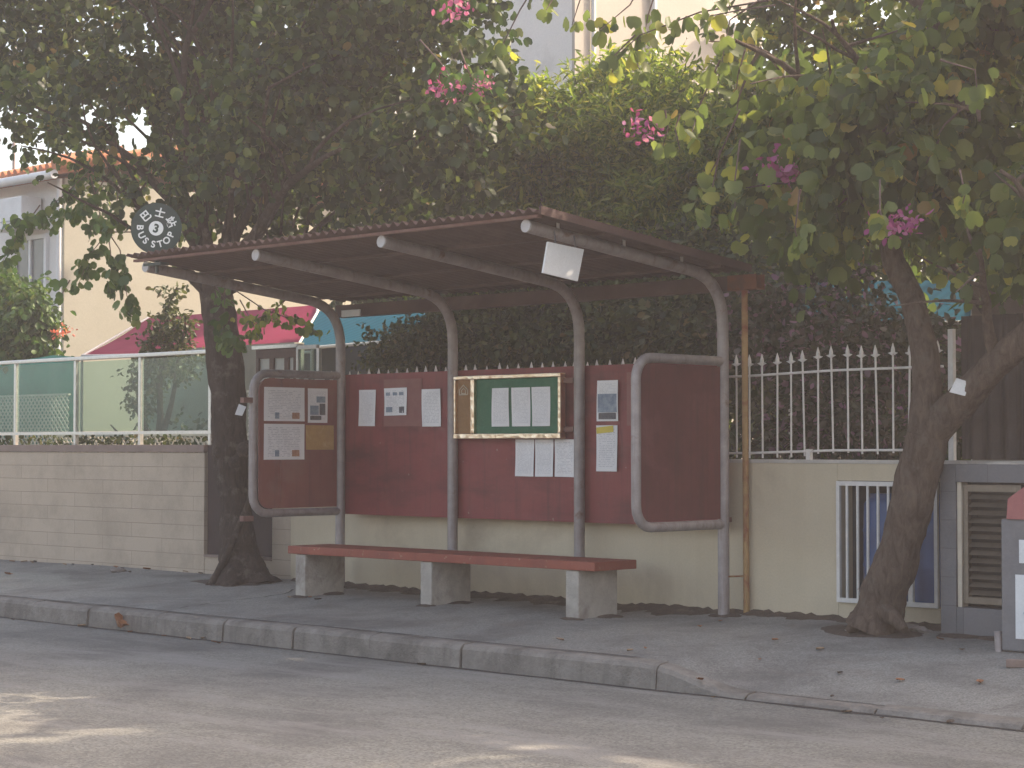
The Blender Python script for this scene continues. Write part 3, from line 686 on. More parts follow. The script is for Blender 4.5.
child(MB().box(-2.853, x1-.034, -.03, .0, z0+.046, z1-.034), 'green_panel', M['greenboard'], nb)
child(MB().box(x1+.002, -1.66, -.02, .0, 1.94, 1.985).box(x1+.002, -1.66, -.02, .0, 1.51, 1.555), 'mounting_rail', M['steel'], nb)
for a, b, lb in ((-2.672, -2.455, 'leftmost of three sheets pinned to the green board'), (-2.42, -2.19, 'middle of three sheets pinned to the green board'), (-2.168, -1.945, 'rightmost of three sheets pinned to the green board')):
    notice(a, b, 1.562, 1.912, -.034, lb, 'paper_f', group='sheets on the green board')
# blank white board tied to the front tube
wb = thing('hanging_sign', 'blank white board hanging crooked from the right roof tube', 'sign', (.07, -2.0, 2.76))
mb = MB(); mb.prism([(-2.17, 2.90), (-1.775, 2.87), (-1.845, 2.625), (-2.225, 2.665)], .062, .078, 'x'); child(mb, 'board', M['blank'], wb)
child(MB().tube([(.07, -2.08, 2.89), (.055, -2.08, 2.99)], .006, 6).tube([(.07, -1.86, 2.87), (.055, -1.86, 2.97)], .006, 6), 'wire', M['ink'], wb)

# round bus stop sign on the front left corner
bs = thing('bus_stop_sign', 'round dark green bus stop sign with white ring lettering on the shelter roof', 'sign', (-4.65, -2.36, 3.09))
sc_c = Vector((-4.66, -2.31, 3.35)); Ms = Matrix.Translation(sc_c) @ Matrix.Rotation(R(42), 4, 'Z') @ Matrix.Rotation(R(14), 4, 'Y')
Ms_l = Matrix.Translation(-Vector(bs.location)) @ Ms
RS = .232
bm = bmesh.new(); bmesh.ops.create_cone(bm, cap_ends=True, segments=64, radius1=RS, radius2=RS, depth=.014); bmesh.ops.rotate(bm, verts=bm.verts, matrix=Matrix.Rotation(R(90), 3, 'X'))
MB().bm(bm, Ms_l).build('disc', M['sign'], bs)
bm = bmesh.new(); bmesh.ops.create_cone(bm, cap_ends=True, segments=40, radius1=.066, radius2=.066, depth=.004)
bmesh.ops.rotate(bm, verts=bm.verts, matrix=Matrix.Rotation(R(90), 3, 'X')); bmesh.ops.translate(bm, verts=bm.verts, vec=(0, -.0105, 0))
MB().bm(bm, Ms_l).build('number_disc', M['letter'], bs)
def glyph(ch, size, Mx, off=0.0, bold=.0):
    cu = bpy.data.curves.new('glyph', 'FONT'); cu.body = ch; cu.size = size; cu.align_x = 'CENTER'; cu.align_y = 'CENTER'; cu.extrude = .0015; cu.offset = bold
    o = bpy.data.objects.new('glyph', cu); COL.objects.link(o)
    dg = bpy.context.evaluated_depsgraph_get(); me = bpy.data.meshes.new_from_object(o.evaluated_get(dg)); bpy.data.objects.remove(o)
    me.transform(Matrix.Rotation(R(90), 4, 'X'))
    xs_ = [v.co.x for v in me.vertices]; zs_ = [v.co.z for v in me.vertices]
    if xs_: me.transform(Matrix.Translation((-(min(xs_)+max(xs_))/2, 0, -(min(zs_)+max(zs_))/2)))
    me.transform(Mx)
    vs_ = [v.co[:] for v in me.vertices]; fs_ = [list(p.vertices) for p in me.polygons]; bpy.data.meshes.remove(me); return vs_, fs_
mb = MB()
for ch, an in (('巴', -53), ('士', 0), ('站', 53)):
    a = R(an); T = Matrix.Translation((.148*math.sin(a), -.0105, .148*math.cos(a))) @ Matrix.Rotation(a, 4, 'Y')
    mb.add(*glyph(ch, .095, T, bold=.0025))
for ch, an in (('B', -101), ('U', -129), ('S', -154), ('S', -184), ('T', -209), ('O', -235), ('P', -262)):
    a = R(an); T = Matrix.Translation((.145*math.sin(a), -.0105, .145*math.cos(a))) @ Matrix.Rotation(a+PI, 4, 'Y')
    mb.add(*glyph(ch, .084, T, bold=.0022))
for i, p in enumerate(mb.v): mb.v[i] = tuple(Ms_l @ Vector(p))
mb.build('lettering', M['letter'], bs)
mb = MB(); mb.add(*glyph('3', .105, Matrix.Translation((0, -.0145, 0)), bold=.004))
for i, p in enumerate(mb.v): mb.v[i] = tuple(Ms_l @ Vector(p))
mb.build('number', M['sign'], bs)
bo = Ms_l @ Vector((0, .03, 0)); mb = MB(); mb.tube([(bo.x, bo.y, -.14), (bo.x, bo.y, .38)], .018, 10); mb.box(bo.x-.14, bo.x+.12, bo.y-.05, bo.y+.05, -.075, -.05); mb.build('bracket', M['sign'], bs)

# ------------------------------------------------------------------ glass balustrade on the block wall
gl = thing('glass_balustrade', 'aluminium framed glass balustrade along the top of the cream block wall', 'fence', (-11, .3, 1.4))
px_posts = [-7.30+i*-1.305 for i in range(14)]
for x in px_posts:
    child(MB().box(x-.022, x+.022, .278, .322, 1.402, 2.39), 'post', M['alum'], gl)
child(MB().box(px_posts[-1]-.1, -7.26, .265, .335, 2.393, 2.435, .008), 'top_rail', M['alum'], gl)
child(MB().box(px_posts[-1]-.1, -7.20, .262, .277, 1.52, 1.555), 'bottom_rail', M['alum'], gl)
for a, b in zip(px_posts[1:], px_posts[:-1]):
    child(MB().box(a+.03, b-.03, .296, .304, 1.56, 2.375), 'pane', M['glass'], gl)
# lattice screen, teal tarpaulin and cream yard wall behind it
def lattice(x0, x1, z0, z1, y):
    mb = MB(); s = .085; h = z1-z0
    t = x0-h
    while t < x1:
        for sgn in (1, -1):
            a, b = (t, z0), (t+h, z1)
            if sgn < 0: a, b = (t+h, z0), (t, z1)
            # clip to x-range
            (ax, az), (bx, bz) = (a, b) if a[0] < b[0] else (b, a)
            if bx <= x0 or ax >= x1: continue
            if ax < x0: az += (bz-az)*(x0-ax)/(bx-ax); ax = x0
            if bx > x1: bz = az+(bz-az)*(x1-ax)/(bx-ax); bx = x1
            d = Vector((bx-ax, 0, bz-az)).normalized(); q = Vector((-d.z, 0, d.x))*.011
            yy = y+(.006 if sgn > 0 else -.002)
            c = [Vector((ax, yy, az))-q, Vector((bx, yy, bz))-q, Vector((bx, yy, bz))+q, Vector((ax, yy, az))+q]
            mb.add(c+[p+Vector((0, .006, 0)) for p in c], [(0, 1, 2, 3), (7, 6, 5, 4), (0, 4, 5, 1), (2, 6, 7, 3)])
        t += s
    mb.box(x0-.02, x1+.02, y-.012, y+.02, z1, z1+.025); return mb
tag(lattice(-16, -11.15, 1.35, 2.02, 1.0).build('lattice_screen', M['lattice']), 'cream lattice screen in front of the teal tarpaulin', 'fence')
tag(lattice(-11.1, -7.05, 1.16, 1.50, .75).build('lattice_screen', M['lattice']), 'low cream lattice strip along the foot of the glass panes', 'fence')
tag(lattice(-7.35, -7.02, 1.45, 1.98, .85).build('lattice_screen', M['lattice']), 'small upright piece of lattice just left of the thick trunk', 'fence')
mb = MB(); n = 40; vs_ = []
for z in (1.2, 2.0, 2.52):
    vs_ += [(-16+4.6*i/n, 1.25+.04*math.sin(i*.9+z), z+.03*math.sin(i*.4)) for i in range(n+1)]
q = n+1; k0 = len(vs_); vs_ += [(x, y+.01, z) for x, y, z in vs_]
fs_ = [(j*q+i, j*q+i+1, (j+1)*q+i+1, (j+1)*q+i) for j in range(2) for i in range(n)]; fs_ += [tuple(k0+e for e in f_[::-1]) for f_ in fs_]
mb.add(vs_, fs_, True); tag(mb.build('tarpaulin', M['teal']), 'teal tarpaulin hung behind the glass panes at the left edge', 'tarpaulin')
tag(MB().box(-11.3, -8.2, 2.2, 2.35, 1.15, 2.62).build('yard_wall', surf('pale_grey_yard_render', (.27, .26, .225), (.34, .33, .29), 1.5, (.21, .20, .175), 1.1, (.5, .7), .9)), 'pale yard wall seen through the right hand glass panes', 'wall')

# brown glazed gate behind the trunk, and a metal framed pane beside it
gg = thing('glazed_gate', 'dark brown wooden gate with small pale panes behind the thick trunk', 'gate', (-6.4, .5, 1.2))
mb = MB(); X0, X1, Z0, Z1 = -6.75, -6.08, 1.15, 2.42
cols_ = [(-6.70, -6.52), (-6.45, -6.27), (-6.2, -6.12)]; rows_ = [(2.07, 2.32), (1.74, 2.0), (1.42, 1.67)]
xs_ = sorted({X0, X1, *[c for t in cols_ for c in t]}); zs_ = sorted({Z0, Z1, *[c for t in rows_ for c in t]})
for a, b in zip(xs_[:-1], xs_[1:]):
    for c, d in zip(zs_[:-1], zs_[1:]):
        if not any(abs(a-p[0]) < 1e-6 for p in cols_) or not any(abs(c-p[0]) < 1e-6 for p in rows_): mb.box(a, b, .48, .53, c, d)
child(mb, 'frame', M['wood'], gg)
for a, b in cols_:
    for c, d in rows_: child(MB().box(a-.005, b+.005, .5, .51, c-.005, d+.005), 'pane', M['curtain'], gg)
child(MB().box(-6.8, -6.03, .46, .55, 2.423, 2.46), 'top_rail', M['alum'], gg)
gm = thing('metal_framed_pane', 'narrow upright glass pane in an aluminium frame above the left side panel', 'screen', (-5.8, .5, 1.2))
mb = MB(); mb.box(-6.05, -6.02, .46, .5, 1.2, 2.44); mb.box(-5.72, -5.68, .46, .5, 1.2, 2.40); mb.box(-6.02, -5.72, .46, .5, 2.40, 2.44); child(mb, 'frame', M['alum'], gm)
child(MB().box(-6.018, -5.722, .476, .484, 1.2, 2.398), 'pane', M['glass'], gm)

# ------------------------------------------------------------------ awnings, houses
def awning(name, label, mat, quad, valance, th=.012):
    """sloping cloth between a high back edge and a low front edge on two rails, with a hanging valance"""
    r0 = thing(name, label, 'awning', tuple(quad[0]))
    a, b, c, d = [Vector(p) for p in quad]          # a,b high edge; c,d low edge (c under b)
    n = 14; mb = MB(); vs_ = []
    for j in range(n+1):
        for i in range(n+1):
            u_, v_ = i/n, j/n; p = (a*(1-u_)+b*u_)*(1-v_)+(d*(1-u_)+c*u_)*v_; p = p-Vector((0, 0, .04*math.sin(PI*v_)*(.6+.4*abs(math.cos(u_*PI*3)))))
            vs_.append(p)
    q = n+1; fs_ = [(j*q+i, j*q+i+1, (j+1)*q+i+1, (j+1)*q+i) for j in range(n) for i in range(n)]; k0 = len(vs_)
    vs_ += [p-Vector((0, 0, th)) for p in vs_]; fs_ += [tuple(k0+e for e in f_[::-1]) for f_ in fs_]
    mb.add(vs_, fs_, True); child(mb, 'canopy', mat, r0)
    mb = MB(); mb.tube([d, c], .02, 8); mb.tube([a, d], .018, 8); mb.tube([b, c], .018, 8)
    for p in (d, c): mb.tube([p, Vector((p.x, p.y, 1.1))], .02, 8)
    child(mb, 'frame', M['white_metal'], r0)
    if valance:
        mb = MB(); n = 24
        vs_ = [(d.x+(c.x-d.x)*i/n, d.y+(c.y-d.y)*i/n-.01+s, d.z+(c.z-d.z)*i/n-z) for s in (0, .01) for z in (.0, valance) for i in range(n+1)]
        q = n+1; fs_ = [(i, i+1, q+i+1, q+i) for i in range(n)]+[(2*q+i, 3*q+i, 3*q+i+1, 2*q+i+1) for i in range(n)]
        mb.add(vs_, fs_); child(mb, 'valance', mat, r0)
    return r0
awning('crimson_awning', 'large crimson cloth awning over the yard behind the glass balustrade', M['crimson'],
       [P(148, 318, 5.2), P(318, 305, 5.2), P(312, 352, 3.2), P(82, 356, 3.2)], .0)
awning('blue_awning', 'teal blue striped awning behind the left part of the shelter', M['awnblue'],
       [P(318, 311, 4.2), P(470, 308, 4.2), P(486, 334, 2.6), P(296, 349, 2.6)], .0)
awning('blue_awning', 'teal blue awning half hidden in leaves behind the right hand fence', M['awnblue'],
       [P(800, 282, 5.6), P(975, 280, 5.6), P(972, 322, 4.3), P(790, 328, 4.3)], .0)
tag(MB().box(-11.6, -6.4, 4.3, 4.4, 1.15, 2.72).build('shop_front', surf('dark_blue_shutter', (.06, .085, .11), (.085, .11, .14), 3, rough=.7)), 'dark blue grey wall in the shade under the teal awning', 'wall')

def window(root, x0, x1, z0, z1, y, axis='y'):
    """framed window in a wall facing -y (axis y) or +x (axis x)"""
    fm = MB(); t = .07
    def bx(m_, a, b, c, d, o0, o1):
        if axis == 'y': m_.box(a, b, y-o1, y-o0, c, d)
        else: m_.box(y+o0, y+o1, a, b, c, d)
    bx(fm, x0, x1, z1-t, z1, .002, .06); bx(fm, x0, x1, z0, z0+t, .002, .06); bx(fm, x0, x0+t, z0+t+.001, z1-t-.001, .002, .06); bx(fm, x1-t, x1, z0+t+.001, z1-t-.001, .002, .06)
    xm = (x0+x1)/2; bx(fm, xm-.03, xm+.03, z0+t+.001, z1-t-.001, .002, .055)
    f_ = child(fm, 'window', M['gutter'], root)
    p_ = MB(); bx(p_, x0+t, x1-t, z0+t, z1-t, .004, .02); o = child(p_, 'pane', M['winglass'], root); o.parent = f_
    s_ = MB(); bx(s_, x0-.08, x1+.08, z0-.08, z0-.002, .002, .14); o = child(s_, 'sill', M['gutter'], root); o.parent = f_
    return f_

cx, cyh = -17.44, 5.0
h1 = thing('tiled_house', 'pale house with an orange tiled roof beyond the round bush at left', 'house', (cx, cyh, 1.1))
child(MB().box(cx-9, cx-.06, cyh, cyh+6.5, 1.0, 5.72), 'front_wall', M['whitewall'], h1)
child(MB().box(cx-.057, cx, cyh-.003, cyh+6.5, 1.0, 5.72), 'side_wall', M['cream'], h1)
mb = MB(); e = .32
mb.prism([(cyh-e, 5.72), (cyh+3.2, 6.55), (cyh+6.8, 5.72), (cyh+6.8, 5.84), (cyh+3.2, 6.68), (cyh-e, 5.85)], cx-9.3, cx+.25, 'x'); rf = child(mb, 'roof', M['tile'], h1)
mb = MB()
for i in range(48): xx = cx+.2-i*.19; mb.tube([(xx, cyh-e-.02, 5.86), (xx, cyh+3.2, 6.69)], .06, 8)
o = child(mb, 'roof_tiles', M['tile'], h1); o.parent = rf
mb = MB(); mb.tube([(cx+.28, cyh-e-.05, 5.9), (cx+.28, cyh+.9, 6.19)], .12, 12); o = child(mb, 'verge_tile', M['tile'], h1); o.parent = rf
mb = MB(); mb.tube([(cx-9.3, cyh-e-.06, 5.72), (cx+.28, cyh-e-.06, 5.72)], .075, 10); child(mb, 'gutter', M['gutter'], h1)
child(MB().tube([(cx-.03, cyh-.09, 5.7), (cx-.03, cyh-.09, 1.2)], .04, 10), 'downpipe', M['gutter'], h1)
window(h1, cx-1.45, cx-.45, 3.7, 4.85, cyh)
window(h1, cx-3.9, cx-2.6, 3.7, 4.85, cyh)
a_ = child(MB().box(cx-1.35, cx-.62, cyh-.42, cyh-.04, 5.06, 5.45, .02), 'air_conditioner', M['gutter'], h1)
o = child(MB().box(cx-1.55, cx-.45, cyh-.5, cyh-.003, 4.93, 5.03), 'ledge', M['gutter'], h1)
tag(MB().box(cx-6, cx-.35, 12.2, 18, 1, 8.2).build('rear_house', M['whitewall']), 'plain white block rising behind the cream side wall of the tiled house', 'house')
ant = thing('rooftop_pole', 'thin grey pole with a wire standing above the orange tiled roof', 'pole', (cx-1.0, cyh+2.5, 7.0))
pt_ = P(14, 140, cyh+2.5)
child(MB().tube([(pt_.x, cyh+2.5, 6.3), (pt_.x, cyh+2.5, 9.4)], .03, 8), 'mast', M['pole'], ant)
child(MB().tube([(pt_.x-6, cyh+2.5, 7.75), (pt_.x, cyh+2.5, 7.62), (pt_.x+6, cyh+3.5, 7.9)], .008, 6), 'wire', M['ink'], ant)

wx, wy = -9.93, 9.0
h2 = thing('white_house', 'tall plain whitish house above the sunlit shrubs behind the shelter', 'house', (wx, wy, 1.1))
child(MB().box(wx-2.75, wx-.06, wy, wy+4.6, 1, 12.2), 'front_wall', M['whitewall'], h2)
child(MB().box(wx-.057, wx, wy-.003, wy+4.6, 1, 12.2), 'side_wall', M['pinkwall'], h2)
child(MB().box(wx-2.9, wx+.3, wy-.25, wy+4.8, 12.202, 12.5), 'roof', M['flat'], h2)
child(MB().tube([(wx+.05, wy+.36, 1.2), (wx+.05, wy+.36, 12)], .035, 8), 'downpipe', M['gutter'], h2)
child(MB().tube([(wx+.06, wy+1.75, 1.2), (wx+.06, wy+1.75, 12)], .05, 8), 'downpipe', M['gutter'], h2)
child(MB().prism([(wy+1.9, 6.95), (wy+4.2, 6.45), (wy+4.2, 6.62), (wy+1.9, 7.12)], wx+.003, wx+.7, 'x'), 'porch_roof', M['pinkwall'], h2)
h3 = thing('shade_block', 'unseen beige block added behind the right hand trees to shade the road', 'shade blocker', (8, 9, 1.1))
child(MB().box(5.5, 24, 9, 20, 1, 12.9), 'wall', M['flat'], h3)  # block added out of sight to shade the road and shelter
for zz in (3, 6, 9.5):
    for xx in (6.2, 9.2, 12.2): window(h3, xx, xx+1.5, zz, zz+1.6, 9)

d_ = fw + rt*((739-512)/FPX) - up*((28-384)/FPX); q_ = CAM+d_*((wx+.3-CAM.x)/d_.x)
mb = MB(); mb.tube([q_+Vector((0, -.42, 0)), q_+Vector((0, -.38, 0)), q_+Vector((0, .38, 0)), q_+Vector((0, .42, 0))], [.10, .135, .135, .10], 18)
tk_ = child(mb, 'water_tank', M['blank'], h2)
child(MB().box(wx+.003, wx+.2, q_.y-.25, q_.y-.2, q_.z-.03, q_.z+.03).box(wx+.003, wx+.2, q_.y+.2, q_.y+.25, q_.z-.03, q_.z+.03), 'tank_bracket', M['pole'], h2)

# ------------------------------------------------------------------ vegetation
def leaf_shape(kind):
    if kind == 'lobed':     # two rounded lobes meeting at the midrib
        return np.array([(0, 0, 0), (0, .80, .0), (.34, .12, .10), (.50, .50, .16), (.40, .88, .10), (.16, 1.0, .03), (-.34, .12, .10), (-.50, .50, .16), (-.40, .88, .10), (-.16, 1.0, .03)], float), [(0, 2, 3, 4, 5, 1), (0, 1, 9, 8, 7, 6)]
    if kind == 'oval':
        return np.array([(0, 0, 0), (0, 1, -.06), (.26, .25, .06), (.33, .55, .06), (.18, .84, 0), (-.26, .25, .06), (-.33, .55, .06), (-.18, .84, 0)], float), [(0, 2, 3, 4, 1), (0, 1, 7, 6, 5)]
    return np.array([(0, 0, 0), (0, 1, -.12), (.13, .35, .03), (.10, .7, -.02), (-.13, .35, .03), (-.10, .7, -.02)], float), [(0, 2, 3, 1), (0, 1, 5, 4)]


def unit(a): return a/np.maximum(np.linalg.norm(a, axis=-1, keepdims=True), 1e-9)


def leaf_mesh(name, pos, axis, nrm, size, kind, mat, parent=None, origin=(0, 0, 0), curl=None):
    base, faces = leaf_shape(kind); axis = unit(axis); side = unit(np.cross(axis, nrm)); nn = np.cross(side, axis); N = len(pos); K = len(base)
    wv = size*rng.uniform(.8, 1.15, N); cz = rng.uniform(.2, 2.2, N)*size
    V = pos[:, None, :]+side[:, None, :]*(base[None, :, 0:1]*wv[:, None, None])+axis[:, None, :]*(base[None, :, 1:2]*size[:, None, None])+nn[:, None, :]*(base[None, :, 2:3]*cz[:, None, None])
    V = V.reshape(-1, 3)-np.array(origin)[None]
    loops = np.concatenate([np.array(f)[None]+(np.arange(N)*K)[:, None] for f in faces], axis=1).ravel()
    cnt = np.tile([len(f) for f in faces], N); st = np.concatenate([[0], np.cumsum(cnt)[:-1]])
    me = bpy.data.meshes.new(name); me.vertices.add(len(V)); me.vertices.foreach_set('co', V.ravel()); me.loops.add(len(loops)); me.loops.foreach_set('vertex_index', loops)
    me.polygons.add(len(cnt)); me.polygons.foreach_set('loop_start', st); me.polygons.foreach_set('loop_total', cnt); me.update(calc_edges=True)
    me.materials.append(mat); o = bpy.data.objects.new(name, me); COL.objects.link(o)
    if parent: o.parent = parent
    return o


def sines(p, seed, f):
    r_ = np.random.default_rng(seed); s = 0
    for i in range(7):
        d = r_.normal(size=3); d = d/np.linalg.norm(d)*f*r_.uniform(.6, 1.8); s = s+np.sin(p@d+r_.uniform(0, 6.3))
    return s/7


def crown_leaves(clumps, twigs, per, size, droop=.5, spread=.35, seed=1, gap=-.18, gapf=2.2, shell=.45):
    """leaves set along short drooping twigs that fill the clumps' volume; open gaps where a slow noise is low"""
    C_ = np.array([c[:3] for c in clumps]); Rr = np.array([c[3:6] for c in clumps]); wgt = np.prod(Rr, axis=1); wgt = wgt/wgt.sum()
    idx = rng.choice(len(clumps), twigs, p=wgt); d = unit(rng.normal(size=(twigs, 3))); rad = rng.uniform(0, 1, twigs)**shell
    p = C_[idx]+d*rad[:, None]*Rr[idx]*rng.uniform(.85, 1.12, (twigs, 1))
    keep = sines(p, seed, gapf) > gap; p, d = p[keep], d[keep]; n = len(p)
    td = unit(d*.7+rng.normal(size=(n, 3))*.5+np.array([0, 0, -droop])); ln = rng.uniform(.6, 1.4, n)*spread
    t = rng.uniform(0, 1, (n, per)); pos = p[:, None]+td[:, None]*(t*ln[:, None])[..., None]; pos[..., 2] -= droop*.35*(t**2)*ln[:, None]
    pos += rng.normal(size=pos.shape)*spread*.16; pos = pos.reshape(-1, 3); N = len(pos)
    ax = np.repeat(td, per, 0)*.5+rng.normal(size=(N, 3))*.6+np.array([0, 0, -droop]); nr = rng.normal(size=(N, 3))*.8+np.array([0, 0, .9])
    return pos, ax, nr, rng.uniform(.65, 1.25, N)*size


def limb(mb, a, b, r0, r1, bend=.12, n=7, seed=0):
    r_ = random.Random(seed); a, b = Vector(a), Vector(b); o = Vector((r_.uniform(-1, 1), r_.uniform(-1, 1), r_.uniform(0, 1)))*bend*(b-a).length
    pts = [a.lerp(b, t)+o*math.sin(PI*t)+Vector((r_.uniform(-1, 1), r_.uniform(-1, 1), 0))*.02*(b-a).length for t in np.linspace(0, 1, n)]
    mb.tube(pts, list(np.linspace(r0, r1, n)), 8); return pts


def spray(tips, twigmat, root, Y, seed, leafsize, leafmat, kind='lobed', name='hanging_branch', dens=9):
    """thin hanging branches: each a list of picture points surveyed on the plane y = Y, with leaves along the outer part"""
    r_ = np.random.default_rng(seed); o_ = tuple(root.location)
    for pl, frac in tips:
        q = [P(x, y, Y+r_.uniform(-.25, .25)) for x, y in pl]; pos = []; ax = []
        c = child(MB().tube(q, list(np.linspace(.008, .003, len(q))), 5), name, twigmat, root)
        seg = [(q[i], q[i+1]) for i in range(len(q)-1)]; tl = sum((b-a).length for a, b in seg)
        for _ in range(max(3, int(dens*tl*3))):
            t = (1-frac)+frac*r_.uniform(0, 1)**.8; i = min(int(t*len(seg)), len(seg)-1); cc = seg[i][0].lerp(seg[i][1], t*len(seg)-i)
            pos.append(np.array(cc)+r_.normal(size=3)*.045); ax.append(np.array([r_.normal()*.6, r_.normal()*.6, -1.0]))
        N = len(pos)
        b = leaf_mesh('leaves', np.array(pos), np.array(ax), r_.normal(size=(N, 3))+np.array([.5, -.7, .2]), r_.uniform(.7, 1.2, N)*leafsize, kind, leafmat, root, o_)
        b.parent = c; b.matrix_parent_inverse = Matrix.Identity(4)


def blossoms(root, spots, mat, size=.055, n=44, rad=.075):
    for (x, y, Y, s) in spots:
        c = np.array(P(x, y, Y)); p = c+rng.normal(size=(n, 3))*rad*s*np.array([1, 1, .7])
        leaf_mesh('blossom', p, rng.normal(size=(n, 3)), rng.normal(size=(n, 3)), rng.uniform(.7, 1.2, n)*size*s, 'oval', mat, root, tuple(root.location))


def cl(px, py, Y, rx, ry=None, rz=None):
    p = P(px, py, Y); return (p.x, p.y, p.z, rx, ry or rx, rz or rx*.8)

# --- left street tree
t1 = thing('street_tree', 'big dark street tree with a flared trunk at the left end of the shelter', 'tree', (-6.2, -.2, 0))
def flare(th, t):
    k_ = max(0, 1-t*6.5); c_, s_ = math.cos(th), math.sin(th)
    lump = mnoise.noise(Vector((c_*1.6, s_*1.6, t*9)))*.16+mnoise.noise(Vector((c_*4.5, s_*4.5, t*26)))*.10+mnoise.noise(Vector((c_*9, s_*9, t*30)))*.05
    return 1+lump+.05*math.sin(th*3+t*5)+k_*(.10+.24*math.sin(th*4+.6)+.14*math.sin(th*7+1))
tp = [P(246, 590, -.22), P(244, 578, -.22), P(240, 560, -.2), P(238, 537, -.18), P(236, 509, -.16), P(233, 482, -.15), P(231, 455, -.15), P(229, 425, -.15), P(227, 390, -.15), P(223, 350, -.15), P(219, 315, -.15), P(214, 285, -.15)]
tp2 = []
for a, b in zip(tp[:-1], tp[1:]): tp2 += [a.lerp(b, t) for t in np.linspace(0, 1, 7)[:-1]]
tp2.append(tp[-1]); nT = len(tp2)
mb = MB(); mb.tube(tp2, list(np.interp(np.linspace(0, 1, nT), np.linspace(0, 1, 12), [.31, .27, .205, .172, .158, .17, .192, .185, .18, .178, .172, .165])), 44, True, flare)
q = [P(208, 590, -.52), P(218, 574, -.47), P(230, 548, -.40), P(241, 522, -.34), P(250, 500, -.30), P(251, 485, -.24)]
qq = [a.lerp(b, t) for a, b in zip(q[:-1], q[1:]) for t in (0, .5)]+[q[-1]]
mb.tube(qq, [.055, .05, .045, .042, .038, .036, .034, .032, .03, .025, .015], 10, True, lambda th, t: 1+.25*mnoise.noise(Vector((math.cos(th), math.sin(th), t*8))))
for (x, y, r_) in ((246, 449, .085), (222, 452, .08), (236, 462, .07)):
    c_ = P(x, y, -.27); mb.tube([c_, c_+Vector((.01, -.05, 0)), c_+Vector((.02, -.08, .01)), c_+Vector((.02, -.095, .01))], [r_, r_*.9, r_*.6, r_*.1], 10, True, lambda th, t: 1+.2*mnoise.noise(Vector((math.cos(th)*2, math.sin(th)*2, t*5))))
child(mb, 'trunk', M['bark'], t1)
mb = MB(); top = tp[-1]; ends = []
for i, (x, y, Y) in enumerate([(60, 110, -.9), (120, 60, .3), (165, 20, -.8), (205, -60, .4), (235, -90, -.5), (280, -40, .8), (330, 30, -.6), (390, 70, .6), (430, 130, -.3), (110, 165, -1.1), (300, 110, 1.2), (260, 60, -1.3), (340, 150, -1.5)]):
    s0 = tp[-1].lerp(tp[-2], random.uniform(0, .8)); e_ = P(x, y, Y); pts = limb(mb, s0, e_, .075-.02*(i % 3), .018, .10, 9, i); ends += pts[4:]
    for j in range(4):
        s1 = pts[3+j]; e2 = Vector(e_)+Vector((random.uniform(-.9, .9), random.uniform(-.9, .9), random.uniform(-.3, .9)))*.9; limb(mb, s1, e2, .024, .006, .12, 6, i*10+j)
    for j in range(3):
        s1 = tp[-1].lerp(e_, random.uniform(.1, .5)); limb(mb, s1, s1+Vector((random.uniform(-.5, .5), random.uniform(-.3, .3), random.uniform(.6, 1.3))), .014, .004, .08, 5, i*31+j)
child(mb, 'limb', M['bark'], t1)
cl1 = [cl(x, y, Y, r_, r_*1.15, r_*.85) for x, y, Y, r_ in [(15, 10, .5, .6), (20, 70, .4, .5), (70, 60, .8, .5), (40, 120, .3, .35), (150, 70, .9, .6), (250, 130, .8, .6), (340, 90, .9, .6)]]
for (x, y, Y, r_) in [(30, 40, -.6, .75), (100, 30, .4, .8), (170, 40, -.8, .8), (250, 30, .6, .85), (330, 40, -.4, .85), (410, 50, .5, .75), (460, 40, .1, .5),
                      (60, 100, .3, .62), (130, 105, -.9, .7), (210, 100, .7, .7), (290, 110, -.8, .75), (370, 115, .5, .75), (440, 120, -.2, .62), (500, 120, .3, .3),
                      (110, 160, .4, .5), (180, 165, -.7, .55), (260, 175, .4, .55), (330, 175, -.7, .58), (410, 180, .4, .58), (470, 180, .2, .4), (190, 225, .3, .35), (290, 220, .6, .42), (370, 225, .5, .42), (440, 215, .6, .4), (30, 90, -1.2, .4),
                      (60, -60, .3, 1.1), (200, -70, -.3, 1.2), (340, -70, .3, 1.2), (440, -60, -.2, .8), (130, -190, 0, 1.2), (270, -200, 0, 1.3), (380, -180, .2, 1.0), (200, -300, 0, 1.1), (300, -290, 0, 1.0)]:
    cl1.append(cl(x, y, Y, r_, r_*1.15, r_*.85))
pos, ax, nr, sz = crown_leaves(cl1, 9200, 9, .092, .55, .34, 3, -.15, 2.8)
leaf_mesh('crown', pos, ax, nr, sz, 'lobed', M['leaf_l'], t1, tuple(t1.location))
spray([([(133, 232), (108, 232), (92, 252), (78, 285)], .45), ([(108, 232), (111, 255), (112, 290)], .5), ([(108, 232), (120, 250), (125, 285), (131, 318)], .6), ([(95, 165), (70, 190), (40, 215), (5, 225)], .8), ([(110, 170), (92, 200), (75, 212), (40, 222)], .8),
       ([(90, 175), (100, 215), (92, 230)], .7), ([(120, 180), (115, 215), (105, 240)], .6), ([(40, 205), (15, 240), (2, 262)], .8), ([(70, 280), (60, 298)], .9), ([(215, 330), (232, 340), (240, 345)], .9), ([(205, 270), (225, 300), (222, 345)], .8)], M['twig'], t1, -.9, 5, .105, M['leaf_b'], dens=9)
spray([([(290, 296), (272, 312), (250, 322)], .9), ([(235, 290), (265, 310), (300, 322), (318, 333)], .7), ([(240, 300), (252, 322), (258, 338)], .8)], M['twig'], t1, -.3, 8, .075, M['leaf_m'], dens=9)
